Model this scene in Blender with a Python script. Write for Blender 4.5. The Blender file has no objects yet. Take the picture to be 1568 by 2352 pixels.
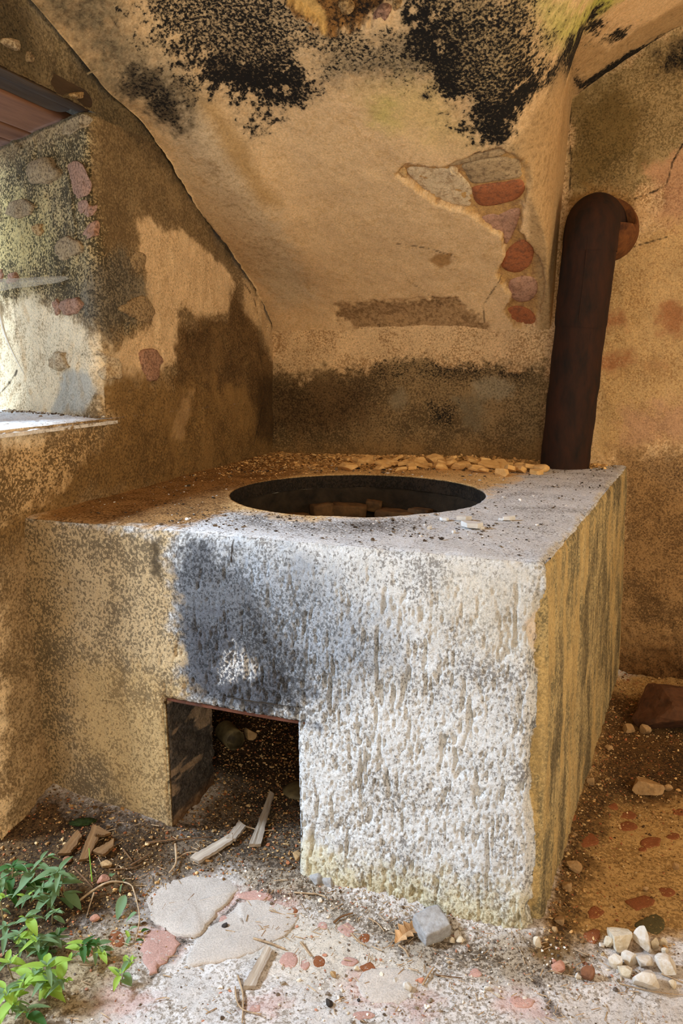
import bpy, math, random
import numpy as np
from mathutils import Vector

SC = bpy.context.scene
COL = SC.collection

# ------------------------------------------------------------------ camera
YAW, PITCH, FPX, CX, CY = math.radians(18.4), math.radians(10.85), 1800.0, 784.0, 1176.0
CAM = np.array([0.0, 0.0, 1.35])
FWD = np.array([-math.sin(YAW) * math.cos(PITCH), math.cos(YAW) * math.cos(PITCH), -math.sin(PITCH)])
RGT = np.array([math.cos(YAW), math.sin(YAW), 0.0])
UPV = np.array([-math.sin(YAW) * math.sin(PITCH), math.cos(YAW) * math.sin(PITCH), math.cos(PITCH)])
cd = bpy.data.cameras.new('camera')
cam = bpy.data.objects.new('camera', cd)
COL.objects.link(cam)
cam.location = CAM
cam.rotation_euler = (math.pi / 2 - PITCH, 0, YAW)
cd.sensor_fit = 'VERTICAL'
cd.sensor_height = 36.0
cd.lens = 36.0 * FPX / 2352.0
cd.clip_start = 0.02
SC.camera = cam

# ------------------------------------------------------------------ world, daylight, fill lamps, exposure
w = bpy.data.worlds.new('sky')
SC.world = w
w.use_nodes = True
bg = w.node_tree.nodes['Background']
bg.inputs[0].default_value = (0.56, 0.75, 1.0, 1)
bg.inputs[1].default_value = 2.5


def area(name, loc, target, sx, sy, energy, col, spread=180):
    d = bpy.data.lights.new(name, 'AREA')
    d.shape = 'RECTANGLE'
    d.size, d.size_y, d.energy, d.color = sx, sy, energy, col
    d.spread = math.radians(spread)
    o = bpy.data.objects.new(name, d)
    COL.objects.link(o)
    o.location = loc
    o.rotation_euler = (Vector(target) - Vector(loc)).to_track_quat('-Z', 'Y').to_euler()
    return o


# bright sky seen through the doorway in the left wall
area('daylight_side_door', (-3.3, 0.60, 2.65), (-0.3, 1.65, 0.5), 0.45, 0.75, 255, (0.66, 0.81, 1.0))
# warm fill lamp added behind the camera to lift the room's shadows
area('warm_fill_rear', (0.4, -1.25, 1.5), (-0.5, 2.6, 1.2), 1.4, 2.1, 52, (1.0, 0.79, 0.43))
# second warm fill lamp, added in an invented opening of the right wall
area('warm_fill_right', (2.24, 1.75, 1.6), (-0.8, 2.5, 1.35), 1.2, 1.2, 28, (1.0, 0.79, 0.43))

SC.view_settings.view_transform = 'Standard'
SC.view_settings.look = 'None'
SC.view_settings.gamma = 1.0
SC.view_settings.use_curve_mapping = False
SC.view_settings.exposure = 0.0
SC.cycles.max_bounces = 14
SC.cycles.diffuse_bounces = 9

# ------------------------------------------------------------------ numeric helpers
rs = np.random.RandomState(5)
PERM = np.concatenate([rs.permutation(256)] * 3).astype(np.int64)
VAL = (rs.rand(256) * 2 - 1).astype(np.float32)


def vnoise(P):
    I = np.floor(P).astype(np.int64)
    f = (P - I).astype(np.float32)
    u = f * f * f * (f * (f * 6 - 15) + 10)
    x, y, z = I[:, 0] & 255, I[:, 1] & 255, I[:, 2] & 255
    x1, y1, z1 = (x + 1) & 255, (y + 1) & 255, (z + 1) & 255

    def h(a, b, c):
        return VAL[PERM[PERM[PERM[a] + b] + c]]
    ux, uy, uz = u[:, 0], u[:, 1], u[:, 2]
    c00 = h(x, y, z) * (1 - ux) + h(x1, y, z) * ux
    c10 = h(x, y1, z) * (1 - ux) + h(x1, y1, z) * ux
    c01 = h(x, y, z1) * (1 - ux) + h(x1, y, z1) * ux
    c11 = h(x, y1, z1) * (1 - ux) + h(x1, y1, z1) * ux
    return (c00 * (1 - uy) + c10 * uy) * (1 - uz) + (c01 * (1 - uy) + c11 * uy) * uz


def fbm(P, freq, octv=4, gain=0.5, seed=0):
    P = np.asarray(P, dtype=np.float64) * np.asarray(freq, dtype=np.float64) + seed * 19.37
    a, s, out = 1.0, 0.0, np.zeros(len(P), np.float32)
    for _ in range(octv):
        out += a * vnoise(P)
        s += a
        a *= gain
        P = P * 2.03 + 7.1
    return out / s


def sst(a, b, x):
    t = np.clip((x - a) / (b - a), 0, 1)
    return t * t * (3 - 2 * t)


def lin(r, g, b):
    f = lambda c: (c / 255 / 12.92) if c <= 10 else ((c / 255 + 0.055) / 1.055) ** 2.4
    return np.array([f(r), f(g), f(b)], np.float32)


def ray(u, v):
    return FPX * FWD + (u - CX) * RGT - (v - CY) * UPV


def hit(u, v, axis, val):
    d = ray(u, v)
    return CAM + d * ((val - CAM[axis]) / d[axis])


# ------------------------------------------------------------------ the room's shapes
XW = -1.48          # left wall plane
YB = 3.42           # back wall plane
ZT = 0.93           # stove top
SILL, HEAD = 1.175, 2.075
JY = 2.10           # window jamb's inner corner on the left wall
JD = np.array([-0.90, 0.436])   # direction of the splayed jamb, seen in plan
HC, HR = np.array([-0.75, 2.42]), 0.415   # round hole in the stove top

IY = np.array([0.0, 0.8, 1.5, 1.9, 2.2, 2.46, 2.8, 3.18, 3.32, 3.40, 3.46])
IZ = np.array([2.56, 2.55, 2.50, 2.40, 2.28, 2.146, 1.94, 1.70, 1.60, 1.52, 1.42])


def incl(Y):
    s = 0
    for o in (-0.1, -0.05, 0, 0.05, 0.1):
        s = s + np.interp(np.minimum(Y + o * np.clip((3.46 - Y) / 0.2, 0, 1), 3.46), IY, IZ)
    return s / 5


def ceil_h(X, Y):
    X, Y = np.asarray(X, float), np.asarray(Y, float)
    b = incl(Y)
    ridge = -1.12 + 0.12 * (Y - 2.4)
    b = b - 0.075 * sst(-0.05, 0.22, ridge - X) * sst(3.3, 2.6, Y)
    lun = 2.75 - 0.40 * ((1.0 - np.minimum(X, 1.0)) / 1.2) ** 2 + 0.06 * (3.42 - Y)
    a = -0.235 - 0.16 * sst(3.1, 2.5, Y)
    e = -0.19 + 0.30 * sst(3.15, 2.3, Y)
    t = np.clip((X - a) / (e - a), 0, 1)
    k = 0.5 - 0.5 * np.cos(np.pi * t)
    dz = lun - b
    dz = 0.5 * (dz + np.sqrt(dz * dz + 0.02))
    b = b + k * dz
    # soft fillet into the left wall in front of the crack
    d = np.clip(X - XW, 0, 1)
    b = b - 0.07 * sst(2.42, 2.15, Y) * np.clip(1 - d / 0.30, 0, 1) ** 2
    return b


def hit_ceil(u, v):
    d = ray(u, v)
    ts = np.linspace(0.0006, 0.0026, 900)
    P = CAM + d * ts[:, None]
    m = P[:, 2] > ceil_h(P[:, 0], P[:, 1])
    i = int(np.argmax(m)) if m.any() else len(ts) - 1
    return P[i]


def front_y(x, z):
    return 1.675 + (-0.095 - x) * 0.044 + (ZT - z) * 0.02


def xr(z):
    return -0.095 + 0.025 * (ZT - z) / ZT


def floor_z(x, y):
    x, y = np.asarray(x, float), np.asarray(y, float)
    m = 0.055 * sst(-0.85, -1.25, x) * sst(1.35, 1.7, y)
    m = m + 0.03 * np.exp(-np.maximum(x - XW, 0) / 0.12) * sst(1.2, 1.6, y)
    dfr = np.maximum(front_y(x, 0) - y, 0)
    m = m + 0.014 * np.exp(-dfr / 0.05) * sst(0.15, -0.05, x)
    ds = np.maximum(x - (-0.07 + 0.115 * (y - 1.69)), 0)
    m = m + 0.022 * np.exp(-ds / 0.05) * sst(1.6, 1.75, y)
    m = m + 0.03 * np.exp(-np.maximum(YB - y, 0) / 0.25)
    return m


def on_floor(u, v, dz=0.0):
    z = 0.0
    for _ in range(5):
        p = hit(u, v, 2, z)
        z = float(floor_z(p[0], p[1])) + dz
    return hit(u, v, 2, z)


def on_top(u, v, dz=0.0):
    return hit(u, v, 2, ZT + dz)


def on_back(u, v):
    return hit(u, v, 1, YB)


def on_left(u, v, up=False):
    p = hit(u, v, 0, XW)
    if p[1] >= JY or up:
        return p
    n = np.array([JD[1], -JD[0]])
    d = ray(u, v)
    c = np.array([XW, JY])
    t = ((c - CAM[:2]) @ n) / (d[:2] @ n)
    return CAM + d * t


def on_front(u, v):
    y = 1.7
    for _ in range(4):
        p = hit(u, v, 1, y)
        y = front_y(p[0], p[2])
    return p


def on_side(u, v):
    x = -0.05
    for _ in range(12):
        p = hit(u, v, 0, x)
        x = xr(p[2]) + 0.115 * (p[1] - 1.675)
    return p


# pixel -> 2D coordinates used on each surface
def c_ceil(u, v): return hit_ceil(u, v)[:2]
def c_back(u, v): return on_back(u, v)[[0, 2]]
def c_front(u, v): return on_front(u, v)[[0, 2]]
def c_side(u, v): return on_side(u, v)[[1, 2]]
def c_top(u, v): return on_top(u, v)[:2]
def c_floor(u, v): return on_floor(u, v)[:2]
def c_lup(u, v): return on_left(u, v, True)[[1, 2]]


def c_left(u, v):
    p = on_left(u, v)
    if p[1] >= JY and p[0] >= XW - 1e-6:
        return p[[1, 2]]
    return np.array([JY - np.hypot(p[0] - XW, p[1] - JY), p[2]])


def sdf(P, poly):
    """signed distance to a closed polygon, negative inside"""
    poly = np.asarray(poly, float)
    n = len(poly)
    d = np.full(len(P), 1e9)
    ins = np.zeros(len(P), bool)
    for i in range(n):
        a, b = poly[i], poly[(i + 1) % n]
        e = b - a
        wv = P - a
        t = np.clip((wv @ e) / max(e @ e, 1e-12), 0, 1)
        q = wv - t[:, None] * e
        d = np.minimum(d, (q * q).sum(1))
        c = (a[1] > P[:, 1]) != (b[1] > P[:, 1])
        if abs(e[1]) > 1e-12:
            ins ^= c & (P[:, 0] < e[0] * (P[:, 1] - a[1]) / e[1] + a[0])
    d = np.sqrt(d)
    return np.where(ins, -d, d)


def dline(P, pts):
    d = np.full(len(P), 1e9)
    pts = np.asarray(pts, float)
    for a, b in zip(pts[:-1], pts[1:]):
        e = b - a
        wv = P - a
        t = np.clip((wv @ e) / max(e @ e, 1e-12), 0, 1)
        q = wv - t[:, None] * e
        d = np.minimum(d, (q * q).sum(1))
    return np.sqrt(d)


# ------------------------------------------------------------------ mesh helpers
def patch(fn, us, vs, flip=False):
    U, V = np.meshgrid(us, vs, indexing='ij')
    P = fn(U.ravel(), V.ravel())
    n, m = len(us), len(vs)
    i = (np.arange(n - 1)[:, None] * m + np.arange(m - 1)[None, :]).ravel()
    Q = np.stack([i, i + m, i + m + 1, i + 1], 1)
    if flip:
        Q = Q[:, ::-1]
    return np.stack(P, 1), Q


def join(parts):
    Vs, Qs, o = [], [], 0
    for V, Q in parts:
        Vs.append(V)
        Qs.append(Q + o)
        o += len(V)
    return np.concatenate(Vs), np.concatenate(Qs)


def weld(V, Q):
    k = np.round(V / 2e-5).astype(np.int64)
    key = k[:, 0] * 1000003 * 1000003 + k[:, 1] * 1000003 + k[:, 2]
    _, idx, inv = np.unique(key, return_index=True, return_inverse=True)
    return V[idx], inv.reshape(-1)[Q]


def normals(V, Q):
    d1, d2 = V[Q[:, 2]] - V[Q[:, 0]], V[Q[:, 3]] - V[Q[:, 1]]
    n = np.cross(d1, d2)
    N = np.zeros_like(V)
    for c in range(4):
        for a in range(3):
            N[:, a] += np.bincount(Q[:, c], n[:, a], len(V))
    return N / np.maximum(np.linalg.norm(N, axis=1), 1e-12)[:, None]


def mesh_np(name, V, F, smooth=True):
    me = bpy.data.meshes.new(name)
    k = F.shape[1]
    me.vertices.add(len(V))
    me.vertices.foreach_set('co', np.asarray(V, np.float32).ravel())
    me.loops.add(F.size)
    me.loops.foreach_set('vertex_index', F.astype(np.int32).ravel())
    me.polygons.add(len(F))
    me.polygons.foreach_set('loop_start', np.arange(0, F.size, k, dtype=np.int32))
    me.update(calc_edges=True)
    me.polygons.foreach_set('use_smooth', np.full(len(F), smooth, bool))
    me.update()
    return me


def attr(me, name, arr):
    a = me.attributes.new(name, 'FLOAT_COLOR', 'POINT')
    full = np.zeros((len(arr), 4), np.float32)
    full[:, :arr.shape[1]] = arr
    a.data.foreach_set('color', full.ravel())


def obj(name, me, mat=None, parent=None, loc=None):
    o = bpy.data.objects.new(name, me)
    COL.objects.link(o)
    if mat and me is not None and not me.materials:
        me.materials.append(mat)
    if parent:
        o.parent = parent
    if loc is not None:
        o.location = loc
    return o


def tag(o, label=None, cat=None, group=None, kind=None):
    for k, v in (('label', label), ('category', cat), ('group', group), ('kind', kind)):
        if v:
            o[k] = v
    return o


def empty(name, loc, label=None, cat=None, group=None, kind=None):
    o = bpy.data.objects.new(name, None)
    COL.objects.link(o)
    o.location = loc
    o.empty_display_size = 0.05
    return tag(o, label, cat, group, kind)


# ------------------------------------------------------------------ materials
def nodes(name):
    m = bpy.data.materials.new(name)
    m.use_nodes = True
    t = m.node_tree
    return m, t, t.nodes['Principled BSDF']


def N(t, typ, **kw):
    n = t.nodes.new(typ)
    for k, v in kw.items():
        if isinstance(k, str) and hasattr(n, k):
            setattr(n, k, v)
        else:
            n.inputs[k].default_value = v
    return n


def math_(t, op, a, b=None, c=None, clamp=False):
    n = t.nodes.new('ShaderNodeMath')
    n.operation = op
    n.use_clamp = clamp
    for i, x in enumerate((a, b, c)):
        if x is None:
            continue
        if isinstance(x, (int, float)):
            n.inputs[i].default_value = x
        else:
            t.links.new(x, n.inputs[i])
    return n.outputs[0]


def noise(t, vec, scale, detail=6, rough=0.6, dist=0.0):
    n = t.nodes.new('ShaderNodeTexNoise')
    n.inputs['Scale'].default_value = scale
    n.inputs['Detail'].default_value = detail
    n.inputs['Roughness'].default_value = rough
    n.inputs['Distortion'].default_value = dist
    t.links.new(vec, n.inputs['Vector'])
    return n.outputs['Fac']


def mixc(t, fac, a, b, blend='MIX'):
    n = t.nodes.new('ShaderNodeMix')
    n.data_type = 'RGBA'
    n.blend_type = blend
    for s, x in ((n.inputs[0], fac), (n.inputs[6], a), (n.inputs[7], b)):
        if isinstance(x, (int, float)):
            s.default_value = x
        elif isinstance(x, (tuple, list, np.ndarray)):
            s.default_value = (float(x[0]), float(x[1]), float(x[2]), 1)
        else:
            t.links.new(x, s)
    return n.outputs[2]


def coords(t, stretch=(1, 1, 1)):
    tc = t.nodes.new('ShaderNodeTexCoord')
    mp = t.nodes.new('ShaderNodeMapping')
    mp.inputs['Scale'].default_value = stretch
    t.links.new(tc.outputs['Object'], mp.inputs[0])
    return mp.outputs[0]


def thresh(t, nz, amount, k):
    """1 where the spread-out noise lies below amount"""
    a = math_(t, 'MULTIPLY_ADD', nz, -2.2, 1.6)          # about 0..1, inverted
    a = math_(t, 'ADD', a, amount)
    a = math_(t, 'MULTIPLY', math_(t, 'SUBTRACT', a, 1.0), k)
    return math_(t, 'ADD', a, 0.5, clamp=True)


def masonry(name, fs=28, fk=7, ms=110, mk=7, stretch=(1, 1, 1), bump=0.5, bs=160, moldc=(0.012, 0.010, 0.008), var=0.35, rough=0.93):
    """old plaster: colours ca / cb mixed by a fleck mask, dark mould by a second mask"""
    m, t, p = nodes(name)
    A = {}
    for k in ('ca', 'cb', 'mk'):
        a = t.nodes.new('ShaderNodeAttribute')
        a.attribute_name = k
        A[k] = a
    sep = t.nodes.new('ShaderNodeSeparateColor')
    t.links.new(A['mk'].outputs['Color'], sep.inputs[0])
    vec = coords(t, stretch)
    vec0 = coords(t)
    n1 = noise(t, vec, fs, 9, 0.68, 0.3)
    n2 = noise(t, vec0, ms, 7, 0.66, 0.0)
    n3 = noise(t, vec, 9, 8, 0.7)
    n4 = noise(t, vec0, bs, 8, 0.72)
    kk = math_(t, 'MULTIPLY_ADD', A['mk'].outputs['Alpha'], 4.0 * fk, fk)
    c = mixc(t, thresh(t, n1, sep.outputs[0], kk), A['ca'].outputs['Color'], A['cb'].outputs['Color'])
    v = math_(t, 'MULTIPLY_ADD', n3, var * 2, 1 - var)
    v2 = math_(t, 'MULTIPLY_ADD', n4, 1.5, 0.25)
    v = math_(t, 'MULTIPLY', v, v2)
    mul = t.nodes.new('ShaderNodeVectorMath')
    mul.operation = 'SCALE'
    t.links.new(c, mul.inputs[0])
    t.links.new(v, mul.inputs['Scale'])
    c = mixc(t, thresh(t, n2, sep.outputs[1], mk), mul.outputs[0], moldc)
    t.links.new(c, p.inputs['Base Color'])
    p.inputs['Roughness'].default_value = rough
    p.inputs['Specular IOR Level'].default_value = 0.15
    b = t.nodes.new('ShaderNodeBump')
    b.inputs['Distance'].default_value = 0.006
    h = math_(t, 'ADD', math_(t, 'MULTIPLY', n4, 0.8), math_(t, 'MULTIPLY', n1, 0.5))
    t.links.new(h, b.inputs['Height'])
    s = math_(t, 'MULTIPLY', sep.outputs[2], bump)
    t.links.new(s, b.inputs['Strength'])
    t.links.new(b.outputs[0], p.inputs['Normal'])
    return m


def simple(name, c1, c2, scale=30, rough=0.9, bump=0.4, stretch=(1, 1, 1), dist=0.004, detail=8, vary=0.0):
    m, t, p = nodes(name)
    vec = coords(t, stretch)
    n = noise(t, vec, scale, detail, 0.65, 0.2)
    r = t.nodes.new('ShaderNodeMapRange')
    r.inputs[1].default_value, r.inputs[2].default_value = 0.3, 0.7
    t.links.new(n, r.inputs[0])
    c = mixc(t, r.outputs[0], c1, c2)
    if vary:
        oi = t.nodes.new('ShaderNodeObjectInfo')
        s = math_(t, 'MULTIPLY_ADD', oi.outputs['Random'], vary, 1 - vary / 2)
        mul = t.nodes.new('ShaderNodeVectorMath')
        mul.operation = 'SCALE'
        t.links.new(c, mul.inputs[0])
        t.links.new(s, mul.inputs['Scale'])
        c = mul.outputs[0]
    t.links.new(c, p.inputs['Base Color'])
    p.inputs['Roughness'].default_value = rough
    p.inputs['Specular IOR Level'].default_value = 0.2
    b = t.nodes.new('ShaderNodeBump')
    b.inputs['Distance'].default_value = dist
    b.inputs['Strength'].default_value = bump
    n2 = noise(t, vec, scale * 4, 6, 0.7)
    t.links.new(math_(t, 'ADD', n, math_(t, 'MULTIPLY', n2, 0.6)), b.inputs['Height'])
    t.links.new(b.outputs[0], p.inputs['Normal'])
    return m


class Paint:
    """per-vertex colours and masks of one surface"""

    def __init__(s, V, P2, tocoord, ca, cb, fl=0.3, mo=0.0, bp=1.0, sh=0.15):
        s.V, s.P, s.tc = V, P2, tocoord
        n = len(V)
        s.ca = np.tile(np.asarray(ca, np.float32), (n, 1))
        s.cb = np.tile(np.asarray(cb, np.float32), (n, 1))
        s.mk = np.zeros((n, 4), np.float32)
        s.mk[:] = (fl, mo, bp, sh)
        s.n1 = fbm(V, 9, 5, 0.55, 3)
        s.n2 = fbm(V, 34, 4, 0.6, 4)
        s.n3 = fbm(V, 95, 3, 0.6, 6)

    def mask(s, poly, w=0.02, nz=0.03, px=True):
        q = [s.tc(*p) for p in poly] if px else poly
        d = sdf(s.P, q) + nz * (1.2 * s.n1 + 0.9 * s.n2 + 0.6 * s.n3)
        return sst(w, -w, d)

    def line(s, pts, w=0.004, nz=0.006, px=True):
        q = [s.tc(*p) for p in pts] if px else pts
        d = dline(s.P, q) + nz * s.n2
        return sst(w, w * 0.2, d)

    def put(s, m, ca=None, cb=None, fl=None, mo=None, bp=None, k=1.0, sh=None):
        m = (m * k)[:, None]
        if ca is not None:
            s.ca = s.ca * (1 - m) + np.asarray(ca, np.float32) * m
            if cb is None:
                s.cb = s.cb * (1 - m) + np.asarray(ca, np.float32) * 0.75 * m
        if cb is not None:
            s.cb = s.cb * (1 - m) + np.asarray(cb, np.float32) * m
        for i, x in enumerate((fl, mo, bp, sh)):
            if x is not None:
                s.mk[:, i] = s.mk[:, i] * (1 - m[:, 0]) + x * m[:, 0]

    def poly(s, pl, w=0.02, nz=0.03, k=1.0, **kw):
        s.put(s.mask(pl, w, nz), k=k, **kw)

    def apply(s, me):
        attr(me, 'ca', np.clip(s.ca, 0, 1))
        attr(me, 'cb', np.clip(s.cb, 0, 1))
        mo = s.mk[:, 1] + np.clip(s.mk[:, 1], 0, 0.5) * (0.45 * s.n1 + 0.25 * s.n2)
        s.mk[:, 1] = np.clip(mo, 0, 1)
        s.mk[:, 0] += 0.25 * s.n1 + 0.12 * s.n2
        attr(me, 'mk', np.clip(s.mk, 0, 1.3))



def const_attr(me, ca, cb, fl=0.35, mo=0.1, bp=1.0, sh=0.3):
    """one pair of colours for a whole piece set in the masonry"""
    k = len(me.vertices)
    attr(me, 'ca', np.tile(np.asarray(ca, np.float32), (k, 1)))
    attr(me, 'cb', np.tile(np.asarray(cb, np.float32), (k, 1)))
    attr(me, 'mk', np.tile(np.array([fl, mo, bp, sh], np.float32), (k, 1)))


# ------------------------------------------------------------------ the setting
M_WALL = masonry('old_wall_plaster', fs=130, fk=1.7, ms=150, mk=3.5, bump=0.7)
M_CEIL = masonry('vault_plaster', fs=60, fk=1.6, ms=115, mk=3.4, bump=0.4, var=0.2)
M_STOVE = masonry('stove_render', fs=145, ms=240, stretch=(1, 1, 0.8), bump=0.8, bs=260, fk=2.2, mk=4, moldc=(0.03, 0.028, 0.026))
M_FLOOR = masonry('worn_floor', fs=110, fk=3.5, ms=230, bump=0.7, bs=260, mk=6, moldc=(0.03, 0.026, 0.022))

TAN, TAND = lin(220, 184, 136), lin(168, 132, 88)
CREAM, BROWN, DARK = lin(216, 190, 150), lin(112, 88, 58), lin(62, 48, 32)


def surf(name, parts, mat, disp, c2, tc, painter, parent=None, kind=None):
    V, Q = weld(*join(parts))
    Nn = normals(V, Q)
    V0 = V.copy()
    V = V + disp(V0, Nn)
    P2 = c2(V0)
    pt = painter(V0, P2, tc)
    me = mesh_np(name, V, Q)
    pt.apply(me)
    o = obj(name, me, mat, parent)
    if kind:
        o['kind'] = kind
    return o


# ---- ceiling: low vault leaning over the stove
CP_BRICK = [(905, 400), (930, 380), (1010, 385), (1060, 372), (1100, 352), (1150, 345), (1205, 365), (1218, 420), (1200, 470), (1195, 530),
            (1212, 555), (1240, 600), (1252, 650), (1245, 700), (1225, 750), (1180, 745), (1160, 715), (1175, 680), (1150, 650), (1140, 625), (1160, 590),
            (1150, 540), (1110, 515), (1080, 490), (1010, 470), (950, 430)]
CP_LOW = [(775, 700), (850, 690), (920, 690), (1040, 680), (1075, 715), (1120, 740), (1130, 790), (1080, 805), (1000, 790), (960, 775), (870, 790), (820, 745), (770, 728)]
CP_TOP = [(660, 0), (700, 30), (742, 70), (790, 68), (850, 60), (905, 25), (915, 0), (880, -20), (680, -20)]
CP_SCAR = [(985, 600), (1010, 618), (1035, 605), (1040, 580), (1000, 585)]


def ceil_disp(V, Nn):
    P2 = V[:, :2]
    n = fbm(V, 22, 4, 0.5, 11)
    h = 0.004 * fbm(V, 4, 3, 0.5, 12) * 2 + 0.0025 * n + 0.0012 * fbm(V, 90, 3, 0.6, 13)
    for poly, dep, nz in ((CP_BRICK, 0.020, 0.008), (CP_LOW, 0.006, 0.018), (CP_TOP, 0.018, 0.018), (CP_SCAR, 0.004, 0.004)):
        d = sdf(P2, [c_ceil(*p) for p in poly]) + nz * (n + fbm(V, 60, 3, 0.6, 14))
        m = sst(0.003, -0.004, d)
        h = h - m * (dep + 0.35 * dep * n)
    D = Nn * h[:, None]
    # ragged plaster edge along the left crack
    e = sst(XW + 0.06, XW, V[:, 0]) * sst(2.3, 2.5, V[:, 1])
    D[:, 0] += e * 0.016 * fbm(V, 16, 4, 0.6, 15)
    # spalled right edge
    return D


def ceil_paint(V, P2, tc):
    p = Paint(V, P2, tc, TAN, lin(204, 166, 116), 0.35, 0.04, 0.8)
    p.poly([(280, 120), (400, 150), (520, 290), (640, 520), (720, 680), (640, 700), (560, 600), (440, 400), (350, 250)], 0.06, 0.04, ca=lin(206, 180, 142), cb=lin(172, 146, 108))
    p.poly([(430, 205), (500, 230), (560, 330), (640, 470), (600, 470), (520, 350)], 0.03, 0.02, ca=lin(180, 142, 88), k=0.8)
    p.poly([(20, -60), (300, -60), (300, 40), (330, 120), (430, 200), (420, 275), (330, 245), (240, 170), (140, 80)], 0.10, 0.07, ca=lin(126, 110, 82), cb=lin(84, 72, 54), fl=0.45, mo=0.16)
    p.poly([(720, 100), (960, 60), (1030, 200), (940, 205), (830, 190), (740, 180)], 0.06, 0.06, ca=lin(150, 130, 100), cb=lin(104, 90, 66), fl=0.45, mo=0.36)
    p.poly([(830, 200), (1010, 180), (1060, 260), (1090, 340), (960, 300), (860, 260)], 0.08, 0.05, ca=lin(214, 182, 118), k=0.8)
    p.poly([(840, 230), (900, 235), (890, 290), (850, 280)], 0.05, 0.03, ca=lin(186, 172, 92), k=0.55)
    p.poly([(1225, -30), (1255, 60), (1280, 110), (1340, 75), (1420, 0), (1420, -30)], 0.06, 0.05, ca=lin(182, 182, 84), cb=lin(120, 126, 50), fl=0.35, mo=0.08)
    p.poly([(1160, 345), (1250, 215), (1400, 115), (1568, 0), (1620, 0), (1620, 80), (1310, 235), (1310, 470), (1270, 700), (1215, 560), (1215, 420)], 0.02, 0.015, ca=lin(182, 148, 102), cb=lin(150, 120, 80), fl=0.3, mo=0.04)
    p.poly([(290, -40), (300, 0), (330, 60), (420, 130), (470, 190), (520, 225), (590, 250), (650, 240), (700, 205), (730, 150), (760, 130), (830, 130), (900, 110), (905, 60), (740, 70), (690, 40), (660, -40)],
           0.07, 0.10, mo=0.60, ca=lin(186, 158, 116), k=0.9)
    p.poly([(430, 120), (560, 150), (680, 130), (700, 190), (640, 235), (580, 235), (500, 200)], 0.06, 0.10, mo=0.84, ca=lin(120, 100, 74))
    p.poly([(310, 0), (460, 20), (520, 0), (640, 0), (700, 60), (560, 90), (400, 80)], 0.06, 0.10, mo=0.60)
    p.poly([(930, -40), (960, 60), (985, 130), (1020, 190), (1040, 260), (1075, 300), (1110, 330), (1148, 325), (1165, 275), (1215, 205), (1290, 155), (1400, 95), (1340, 80), (1285, 115), (1240, 40), (1230, -40)],
           0.06, 0.08, mo=0.66, ca=lin(160, 136, 96), k=0.9)
    p.poly([(940, 0), (985, 20), (1000, 80), (1030, 170), (1060, 230), (1100, 260), (1090, 310), (1050, 260), (1010, 170), (960, 80)], 0.07, 0.09, mo=0.88, ca=lin(110, 94, 68))
    p.poly([(1150, 325), (1180, 262), (1235, 200), (1310, 150), (1430, 80), (1400, 60), (1290, 110), (1200, 175), (1130, 260)], 0.04, 0.05, mo=0.86, ca=lin(120, 100, 72))
    p.poly([(1270, 238), (1330, 195), (1420, 130), (1568, 60), (1640, 20), (1640, 45), (1568, 90), (1440, 145), (1350, 205), (1300, 240)], 0.02, 0.03, mo=0.78, ca=lin(110, 92, 66))
    p.poly([(300, 150), (370, 190), (425, 240), (400, 290), (345, 250), (300, 200)], 0.04, 0.05, mo=0.55, ca=lin(90, 76, 56))
    p.poly(CP_TOP, 0.01, 0.03, ca=lin(150, 105, 55), cb=lin(60, 42, 24), fl=0.55, mo=0.4, bp=1.3)
    p.poly([(660, 0), (720, 40), (745, 72), (738, 40), (710, 5)], 0.006, 0.01, ca=lin(214, 170, 100), mo=0.0)
    p.poly(CP_BRICK, 0.006, 0.012, ca=lin(196, 152, 92), cb=lin(160, 120, 78), fl=0.4, mo=0.05, bp=1.3)
    p.poly(CP_LOW, 0.012, 0.03, ca=lin(180, 144, 100), cb=lin(130, 100, 66), fl=0.5, mo=0.10, bp=1.3)
    p.poly(CP_SCAR, 0.006, 0.006, ca=lin(176, 134, 84))
    p.poly([(560, 640), (640, 740), (680, 830), (640, 860), (590, 740)], 0.03, 0.03, ca=lin(200, 166, 120), mo=0.12)
    p.poly([(1150, 300), (1180, 170), (1195, 150), (1190, 190), (1175, 200)], 0.004, 0.006, ca=lin(200, 180, 100), mo=0.0, k=0.0)
    for l in ([(930, 640), (990, 680), (1010, 700)], [(1150, 640), (1110, 700), (1112, 740)], [(560, 640), (585, 700), (600, 740)],
              [(870, 745), (880, 790), (865, 810)], [(905, 560), (985, 570), (1050, 590)]):
        p.put(p.line(l, 0.003, 0.004), ca=lin(70, 50, 30), k=0.8)
    p.put(sst(-0.30, -0.265, V[:, 0]) * sst(-0.165, -0.195, V[:, 0]) * sst(2.55, 2.75, V[:, 1]), ca=lin(182, 148, 102), cb=lin(150, 120, 80), fl=0.35, mo=0.03)
    p.put(sst(0.25, 0.0, np.abs(V[:, 0] - XW)) * sst(3.3, 3.0, V[:, 1]) * sst(2.5, 2.9, V[:, 1]), ca=lin(196, 160, 114), k=0.5)
    return p


ys = np.concatenate([np.arange(1.75, 3.44, 0.0062), [3.44]])
xs = np.concatenate([np.arange(XW + 0.012, -0.42, 0.0066), np.arange(-0.42, 0.06, 0.0042), np.arange(0.06, 0.66, 0.009)])
cfn = lambda a, b: (a, b, ceil_h(a, b))
main = patch(cfn, xs, ys, flip=True)
x0 = xs[0]
lip = patch(lambda a, b: (x0 - 0.002 + 0 * a, b, ceil_h(x0 + 0 * a, b) + a), np.array([0.06, 0.03, 0.0]), ys)
lip[0][-len(ys):, 0] = x0
ceiling = surf('ceiling', [main, lip], M_CEIL, ceil_disp, lambda V: V[:, :2], c_ceil, ceil_paint, kind='structure')
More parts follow.
